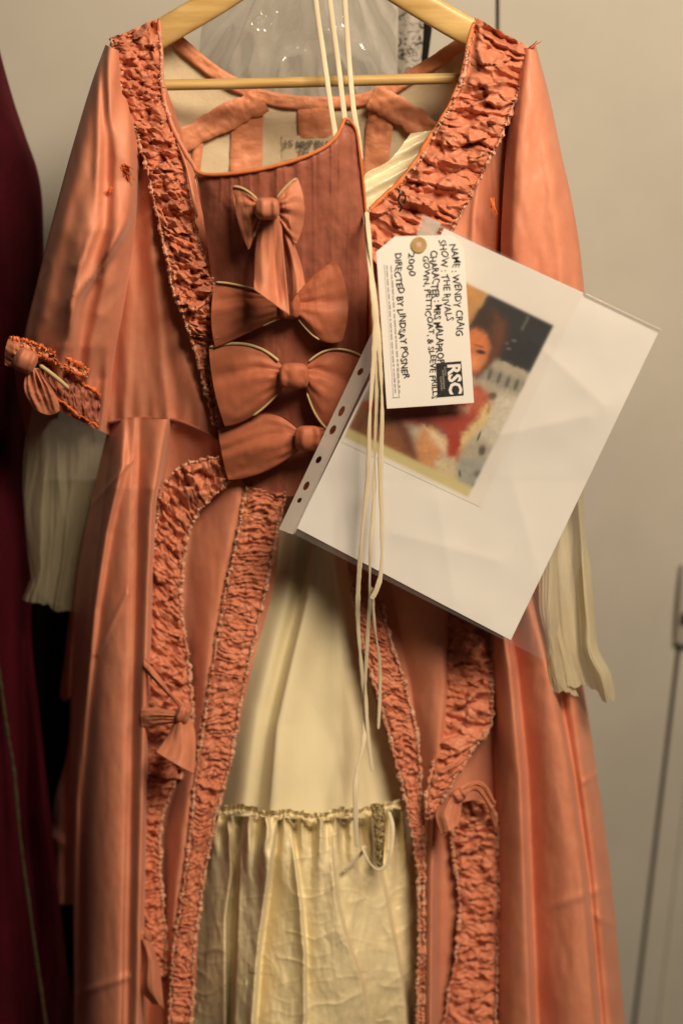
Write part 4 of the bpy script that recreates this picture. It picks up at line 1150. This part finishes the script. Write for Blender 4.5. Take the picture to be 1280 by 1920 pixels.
# scrap of lace on the flounce
rows = [[(694, 1508, 98), (706, 1506, 100), (720, 1510, 98)], [(700, 1550, 98), (710, 1550, 101), (722, 1550, 98)], [(702, 1590, 98), (711, 1592, 101), (720, 1590, 98)], [(704, 1622, 98), (711, 1626, 100), (718, 1622, 98)]]
m, n_, l_, b_ = nt('olive_lace')
tc_ = n_.new('ShaderNodeTexCoord')
f_ = noise_node(n_, l_, tc_.outputs['Object'], 320, 3, .7, .6)
l_.new(ramp2(n_, l_, f_, (.09, .055, .02), (.42, .33, .15), .42, .58), b_.inputs['Base Color']); b_.inputs['Roughness'].default_value = .8
patch('lace_scrap', rows, m, pet, 16, 60, lambda px, py, u, v: 4 * fbm(px / 5, py / 6, 431))

# ------------------------------------------------------------------ cotton tapes
tg = 'three cream tapes hanging from the hook to the bodice'
for lab, pts in (('left of the three cream tapes running from the hanger hook to the bodice', [(585, -120, 16), (592, 0, 18), (605, 94, 20), (620, 199, 40), (628, 250, 66), (632, 300, 74)]),
                 ('middle one of the three cream tapes running from the hanger hook to the bodice', [(605, -120, 18), (618, 0, 20), (634, 120, 22), (641, 180, 42), (648, 240, 70), (652, 300, 78)]),
                 ('right of the three cream tapes running from the hanger hook to the bodice', [(640, -120, 16), (646, 0, 18), (654, 112, 20), (662, 200, 40), (670, 250, 62), (676, 300, 70)])):
    o = tube('hanging_tape', pts, 4.9, TAPE, None, nu=12, flat=.30)
    tag(o, lab, 'tape', tg)

# ------------------------------------------------------------------ plastic pocket, sheet, print, swing tag
e1 = np.array([275.0, -565.0]); e1 /= np.linalg.norm(e1)          # along the punched edge
e2 = np.array([410.0, 205.0]); e2 /= np.linalg.norm(e2)


def crease_lines(px, py):
    v = 0
    for x0, y0, x1, y1, amp, wd in ((940, 815, 1100, 780, 1.3, 60), (1000, 640, 1130, 760, 1.0, 50), (740, 1000, 930, 1050, 1.1, 60), (820, 940, 850, 1120, .9, 55), (960, 900, 1010, 1080, 1.0, 60)):
        dx, dy = x1 - x0, y1 - y0; L2 = dx * dx + dy * dy
        t = np.clip(((px - x0) * dx + (py - y0) * dy) / L2, 0, 1)
        dist = np.hypot(px - x0 - t * dx, py - y0 - t * dy)
        v = v + amp * np.exp(-np.sqrt(dist ** 2 + 9) / wd * 2)
    return v


def sheet_d(px, py):
    px = np.asarray(px, float); py = np.asarray(py, float)
    q = (px - 850) * e2[0] + (py - 800) * e2[1]
    r = (px - 850) * e1[0] + (py - 800) * e1[1]
    return 134 + 5 * np.sin(q / 170.0 + .5) + 4 * np.sin(r / 210.0) + 3 * fbm(px / 190 + 5, py / 190, 501) + crease_lines(px, py) + .004 * q


def quad_sheet(name, tl, tr, br_, bl, off, mat, parent, nu=50, nv=60, colors=None, edge_j=0.0):
    u = np.linspace(0, 1, nu)[None, :, None]; v = np.linspace(0, 1, nv)[:, None, None]
    tl, tr, br_, bl = [np.array(a, float) for a in (tl, tr, br_, bl)]
    XY = (tl * (1 - u) + tr * u) * (1 - v) + (bl * (1 - u) + br_ * u) * v
    X = np.zeros((nv, nu, 3)); X[..., :2] = XY
    X[..., 2] = sheet_d(X[..., 0], X[..., 1]) + off
    col = colors(X[..., 0], X[..., 1]) if colors else None
    o = grid(name, X, mat, parent, colors=col)
    return o


pk = thing('plastic_pocket', 'clear punched plastic pocket pinned to the gown, holding white papers', 'plastic pocket', (830, 420, 134))
quad_sheet('front_film', (822, 418), (1240, 619), (1026, 1241), (548, 1000), 1.6, POCKET, pk)
quad_sheet('back_film', (822, 418), (1240, 619), (1026, 1241), (548, 1000), -1.6, POCKET, pk)
holes = [(800 - .472 * (y - 405) + 13, y, a_, b_) for y, a_, b_ in ((562, 4.5, 7), (630, 4.5, 7), (697, 5, 7), (771, 5, 10), (806, 5.5, 9), (862, 5, 7), (911, 5, 8.5), (938, 4, 5))]
ol = [(800, 405), (824, 417), (549, 1002), (523, 992)]
lp = [[tuple(np.array(ol[i]) + (np.array(ol[(i + 1) % 4]) - np.array(ol[i])) * t) for i in range(4) for t in np.linspace(0, 1, 24, endpoint=False)]]
for x, y, a, b in holes:
    lp.append([(x + math.cos(t) * a - math.sin(t) * b * .4, y + math.sin(t) * b) for t in np.linspace(0, 2 * math.pi, 14, endpoint=False)])
o = fill2d('punched_strip', lp, lambda px, py: sheet_d(px, py) + 1.9, STRIPF, pk, thick=.0004)
tube('weld_line', [(x, y, float(sheet_d(x, y)) + 2.2) for x, y in [(826, 418), (760, 555), (690, 700), (620, 850), (551, 1001)]], 1.6, STRIPF, pk, nu=6)
tube('top_edge', [(x, y, float(sheet_d(x, y)) + 1.0) for x, y in [(1094, 550), (1150, 577), (1200, 601), (1240, 620)]], 2.2, STRIPF, pk, nu=6)

o = quad_sheet('paper_sheet', (832, 428), (1234, 622), (957, 1200), (556, 990), -.15, PAPER, None, 150, 180)
tag(o, 'white sheet of paper inside the plastic pocket, slightly buckled', 'paper sheet')


def sd(c):
    c = np.array(c, float) / 255.0
    return np.where(c <= .04045, c / 12.92, ((c + .055) / 1.055) ** 2.4)


def paint(px, py):
    """the small colour photograph: brown drape, dark sky, pale house front, a red-haired figure in a red and cream dress"""
    n1 = fbm(px / 14, py / 14, 601); n2 = fbm(px / 5, py / 5, 605)
    col = np.ones(px.shape + (3,)) * sd((176, 168, 152))
    # coordinates inside the print
    q = (px - 805) * e2[0] + (py - 496) * e2[1]
    r = -((px - 805) * e1[0] + (py - 496) * e1[1])

    def put(mask, c, soft=None):
        m_ = np.clip(mask, 0, 1)[..., None]
        return col * (1 - m_) + sd(c) * m_

    def half(a, k=1.6):
        return 1 / (1 + np.exp(-np.clip(a / k, -40, 40)))

    def ell(cx, cy, rx, ry, ang=0, k=.07):
        ca, sa = math.cos(math.radians(ang)), math.sin(math.radians(ang))
        dx, dy = px - cx, py - cy
        a = (dx * ca + dy * sa) / rx; b = (-dx * sa + dy * ca) / ry
        return 1 / (1 + np.exp(np.clip((np.sqrt(a * a + b * b) - 1 + n1 * .15) / k, -40, 40)))

    def line(x0, y0, x1, y1, wd):
        dx, dy = x1 - x0, y1 - y0; L2 = dx * dx + dy * dy
        t = np.clip(((px - x0) * dx + (py - y0) * dy) / L2, 0, 1)
        return half(wd - np.hypot(px - x0 - t * dx, py - y0 - t * dy), 1.4)

    def pg(pts, k=1.8, jit=5.0):
        """soft polygon, points in print-sketch units"""
        p = np.array(pts, float) / 2.53 + np.array([620.0, 430.0])
        X_, Y_ = px + jit * n1, py + jit * n2
        ins = np.zeros(px.shape, bool); dm = np.full(px.shape, 1e9)
        for i in range(len(p)):
            (x0, y0), (x1, y1) = p[i], p[(i + 1) % len(p)]
            dx, dy = x1 - x0, y1 - y0; L2 = dx * dx + dy * dy + 1e-9
            t = np.clip(((X_ - x0) * dx + (Y_ - y0) * dy) / L2, 0, 1)
            dm = np.minimum(dm, np.hypot(X_ - x0 - t * dx, Y_ - y0 - t * dy))
            ins ^= ((y0 > Y_) != (y1 > Y_)) & (X_ < (x1 - x0) * (Y_ - y0) / (y1 - y0 + 1e-9) + x0)
        return 1 / (1 + np.exp(-np.clip(np.where(ins, dm, -dm) / k, -40, 40)))

    def sp(x, y, rx, ry, ang=0):
        return ell(x / 2.53 + 620, y / 2.53 + 430, rx / 2.53, ry / 2.53, ang, .18)

    col = put(pg([(790, 770), (900, 805), (790, 1050), (680, 970)], 3), (206, 200, 184))
    col = put(pg([(560, 1090), (760, 1090), (720, 1240), (560, 1190)], 3) * .7, (150, 158, 156))
    col = put(pg([(720, 640), (950, 735), (920, 790), (690, 700)], 2), (150, 147, 136))
    for x, y in ((752, 690), (797, 706), (838, 722), (878, 738), (915, 752)):
        col = put(sp(x, y, 10, 27, 18) * .8, (84, 82, 78))
    col = put(pg([(755, 285), (1090, 438), (968, 690), (800, 620), (655, 460)], 1.4), (40, 42, 48))
    col = put(pg([(900, 470), (930, 415), (935, 420), (905, 478)], 1.2) * .7, (120, 120, 122))
    for x, y in ((868, 528), (842, 566), (830, 540)):
        col = put(sp(x, y, 12, 7, 10) * .6, (104, 112, 120))
    col = put(pg([(560, 190), (757, 285), (655, 465), (540, 430)], 2), (190, 142, 86))
    col = put(pg([(880, 826), (905, 838), (792, 1066), (765, 1054)], 1.3), (50, 42, 37))
    for x, y, a_, b_, g_ in ((762, 792, 26, 17, -20), (745, 850, 8, 26, 10), (716, 1050, 17, 25, 10), (722, 1165, 40, 20, 10), (694, 1216, 22, 17, 0), (610, 1160, 7, 18, 0), (702, 980, 6, 26, 20)):
        col = put(sp(x, y, a_, b_, g_) * .85, (56, 54, 52))
    col = put(pg([(640, 470), (700, 380), (770, 360), (830, 420), (838, 510), (800, 600), (750, 650), (690, 710), (640, 600)], 2.5), (58, 40, 33))
    col = put(pg([(780, 400), (825, 440), (825, 520), (790, 600), (750, 640), (770, 540), (770, 450)], 4) * .75, (112, 66, 46))
    col = put(pg([(600, 500), (690, 470), (742, 500), (756, 560), (738, 620), (700, 672), (660, 700), (600, 690)], 2.2), (204, 120, 74))
    col = put(pg([(650, 610), (700, 600), (715, 630), (690, 668), (650, 690)], 4) * .7, (228, 158, 104))
    col = put(sp(710, 582, 22, 10, 12), (44, 38, 42))
    col = put(sp(700, 553, 26, 5, 16) * .6, (96, 52, 38))
    col = put(pg([(655, 660), (700, 676), (690, 700), (655, 705)], 2) * .6, (120, 60, 46))
    col = put(pg([(60, 800), (270, 830), (350, 900), (430, 1110), (280, 1085), (50, 1000)], 3), (136, 82, 46))
    col = put(pg([(100, 960), (180, 850), (200, 860), (130, 1000)], 3) * .6, (88, 56, 34))
    col = put(pg([(120, 820), (700, 740), (745, 790), (745, 860), (700, 930), (640, 990), (600, 1090), (560, 1080), (545, 975), (500, 945), (410, 930), (320, 900), (240, 870)], 2.5), (166, 60, 42))
    col = put(pg([(640, 735), (740, 770), (750, 850), (700, 890), (670, 820)], 4) * .7, (198, 112, 84))
    col = put(pg([(500, 838), (660, 840), (650, 868), (520, 866)], 3, 9) * .75, (226, 180, 158))
    col = put(pg([(400, 880), (470, 900), (540, 960), (520, 985), (440, 930)], 3, 9) * .8, (92, 32, 26))
    col = put(pg([(290, 870), (365, 950), (440, 1110), (395, 1110), (330, 990)], 4, 8) * .85, (92, 38, 28))
    col = put(pg([(430, 950), (480, 935), (545, 1010), (530, 1070), (490, 1150), (415, 1110), (405, 1010)], 3), (204, 144, 94))
    col = put(pg([(445, 935), (520, 975), (565, 1035), (540, 1060), (470, 990)], 2.5, 9), (226, 202, 168))
    col = put(pg([(748, 820), (745, 905), (690, 965), (640, 1020), (600, 1060), (622, 980), (690, 905), (722, 850)], 2.5, 9), (220, 196, 142))
    col = put(pg([(548, 960), (615, 1000), (595, 1105), (560, 1085)], 2.5, 8), (168, 50, 34))
    col = put(pg([(490, 1090), (590, 1085), (600, 1190), (560, 1230), (490, 1190)], 3, 8), (206, 190, 154))
    col = col * (1 + .22 * n2[..., None] + .2 * n1[..., None])
    # pale yellow strip along the foot, white margin round the picture
    col = put(half(r - 342) * .95, (204, 194, 140))
    inside = half(q - 1, 1.2) * half(259 - q, 1.2) * half(r - 1, 1.2) * half(361 - r, 1.2)
    col = col * inside[..., None] + sd((228, 224, 220)) * (1 - inside[..., None])
    rgba = np.ones(px.shape + (4,)); rgba[..., :3] = np.clip(col, 0, 1)
    return rgba.reshape(-1, 4)


o = quad_sheet('photo_print', (833, 430), (1093, 549), (900, 951), (640, 829), .12, PRINT, None, 190, 290, paint)
tag(o, 'colour print of a red haired figure in costume on white paper, in the plastic pocket', 'photo print')

tagt = thing('swing_tag', 'white card swing tag with handwritten lines, lying over the photo print', 'tag', (785, 458, 150))
tagd = lambda px, py: 149 + .010 * (np.asarray(px, float) - 800) - .006 * (np.asarray(py, float) - 600) + 3.0 * np.sin((np.asarray(py, float) - 440) / 210.0)
ol = [(740, 443), (850, 441), (869, 466), (888, 755), (725, 766), (705, 472)]
lp = []
for i in range(6):
    a = np.array(ol[i], float); b = np.array(ol[(i + 1) % 6], float)
    lp += [tuple(a + (b - a) * t) for t in np.linspace(0, 1, 12, endpoint=False)]
hole = [(785 + 5 * math.cos(t), 459 + 6 * math.sin(t)) for t in np.linspace(0, 2 * math.pi, 16, endpoint=False)]
fill2d('card', [lp, hole], tagd, CARD, tagt, thick=.0006)
ring = [(785 + 15 * math.cos(t), 459 + 15 * math.sin(t)) for t in np.linspace(0, 2 * math.pi, 32, endpoint=False)]
fill2d('reinforcing_washer', [ring, hole], lambda x, y: tagd(x, y) + 1.0, BRASS, tagt, thick=.0008)
rd = np.array([20.0, 295.0]); rd /= np.linalg.norm(rd)
up = np.array([rd[1], -rd[0]])
td = lambda x, y: tagd(x, y) + .75
W_ = [('NAME : WENDY CRAIG', (845, 458), 13, 172, .006), ('SHOW : THE RIVALS', (824, 450), 13, 152, .004), ('CHARACTER : MRS MALAPROP', (806, 470), 13, 212, .014),
      ('GOWN, PETTICOAT, & SLEEVE FRILLS', (792, 480), 11, 268, .009), ('2000', (764, 474), 12, 44, .006), ('DIRECTED BY LINDSAY POSNER', (739, 475), 12, 236, .014)]
text_rows('handwriting', [(t_, s_, rd, up, h_, L_, b_) for t_, s_, h_, L_, b_ in W_], td, INK, tagt, 5, .07)
# small print: too small to read, kept as broken rules, and the box round it
V = []; F = []
rr = random.Random(9)
def bar(x, y, ln, th):
    b = len(V)
    for a_, c_ in ((0, 0), (ln, 0), (ln, th), (0, th)):
        V.append((x + rd[0] * a_ + up[0] * c_, y + rd[1] * a_ + up[1] * c_))
    F.append([b, b + 1, b + 2, b + 3])
for off in (724, 732):
    s_ = 0
    while s_ < 240:
        ln = rr.uniform(3, 14); bar(off + rd[0] * s_, 497 + rd[1] * s_, min(ln, 240 - s_), rr.uniform(2.0, 3.0)); s_ += ln + rr.uniform(1.5, 4)
bar(720, 495, 250, .8); bar(744, 690, 55, .8)
b = len(V); V += [(735, 746), (750, 745), (750, 744), (735, 745)]; F.append([b, b + 1, b + 2, b + 3])
V = np.array(V)
raw_mesh('small_print', P(V[:, 0], V[:, 1], td(V[:, 0], V[:, 1])), F, INKG, tagt, smooth=False)
lg = fill2d('logo_box', [[(817, 681), (864, 677), (869, 741), (820, 745)]], lambda x, y: tagd(x, y) + .7, INK, tagt)
text_rows('logo_lettering', [('RSC', (839, 684), rd, up, 23, 56, .035)], lambda x, y: tagd(x, y) + 1.0, CARD, lg, 7, .0)
text_rows('logo_small_lettering', [('ROYAL', (832, 688), rd, up, 3.4, 17, 0), ('SHAKESPEARE', (828, 694), rd, up, 3.4, 36, 0), ('COMPANY', (824, 706), rd, up, 3.4, 27, 0)], lambda x, y: tagd(x, y) + 1.0, INKG, lg, 8, .0)
# clear tag of tape over the eyelet
quad_sheet('paper_tab', (792, 402), (826, 418), (806, 452), (780, 440), 2.6, STRIPF, pk, 8, 8)

# ------------------------------------------------------------------ loose laces hanging in front
lg_ = 'cream laces hanging down over the papers'
LAC = [('right lace over the papers, ending in a loop just under the sheet', [(687, 396, 110), (692, 450, 140), (700, 540, 152), (706, 600, 156), (713, 690, 160), (716, 780, 162), (713, 880, 160), (716, 990, 158), (714, 1070, 154), (706, 1104, 152), (696, 1124, 150)], 4.8, None),
       ('left lace over the papers, running down to the petticoat flounce', [(684, 400, 108), (689, 460, 138), (696, 540, 154), (703, 610, 158), (698, 700, 160), (692, 800, 161), (690, 900, 158), (683, 960, 156), (676, 1030, 150), (671, 1110, 136), (671, 1172, 124), (678, 1258, 112), (685, 1327, 102), (681, 1395, 108), (669, 1447, 112), (666, 1500, 116), (669, 1590, 112)], 4.8, None),
       ('middle lace strand hanging between the two laces below the papers', [(706, 640, 158), (706, 740, 158), (702, 860, 157), (700, 960, 155), (694, 1034, 152), (692, 1137, 134), (688, 1206, 120), (685, 1292, 108), (690, 1380, 106), (698, 1447, 106)], 3.8, None),
       ('thin short lace end over the right skirt trim', [(697, 1100, 148), (702, 1172, 130), (711, 1240, 112), (712, 1300, 104), (709, 1368, 100)], 3.2, None),
       ('small lace loop lying on the petticoat flounce', [(644, 1632, 102), (664, 1614, 104), (684, 1592, 108), (680, 1590, 110), (688, 1610, 112), (700, 1626, 112), (712, 1631, 112), (726, 1620, 112), (733, 1596, 112), (736, 1550, 108), (728, 1520, 102)], 3.6, None)]
for lab, pts, r_, _ in LAC:
    o = tube('cream_lace', pts, r_, TAPE, None, nu=10, flat=.14, wob=.25, twist=1.0, seed=len(pts))
    tag(o, lab, 'lace', lg_)
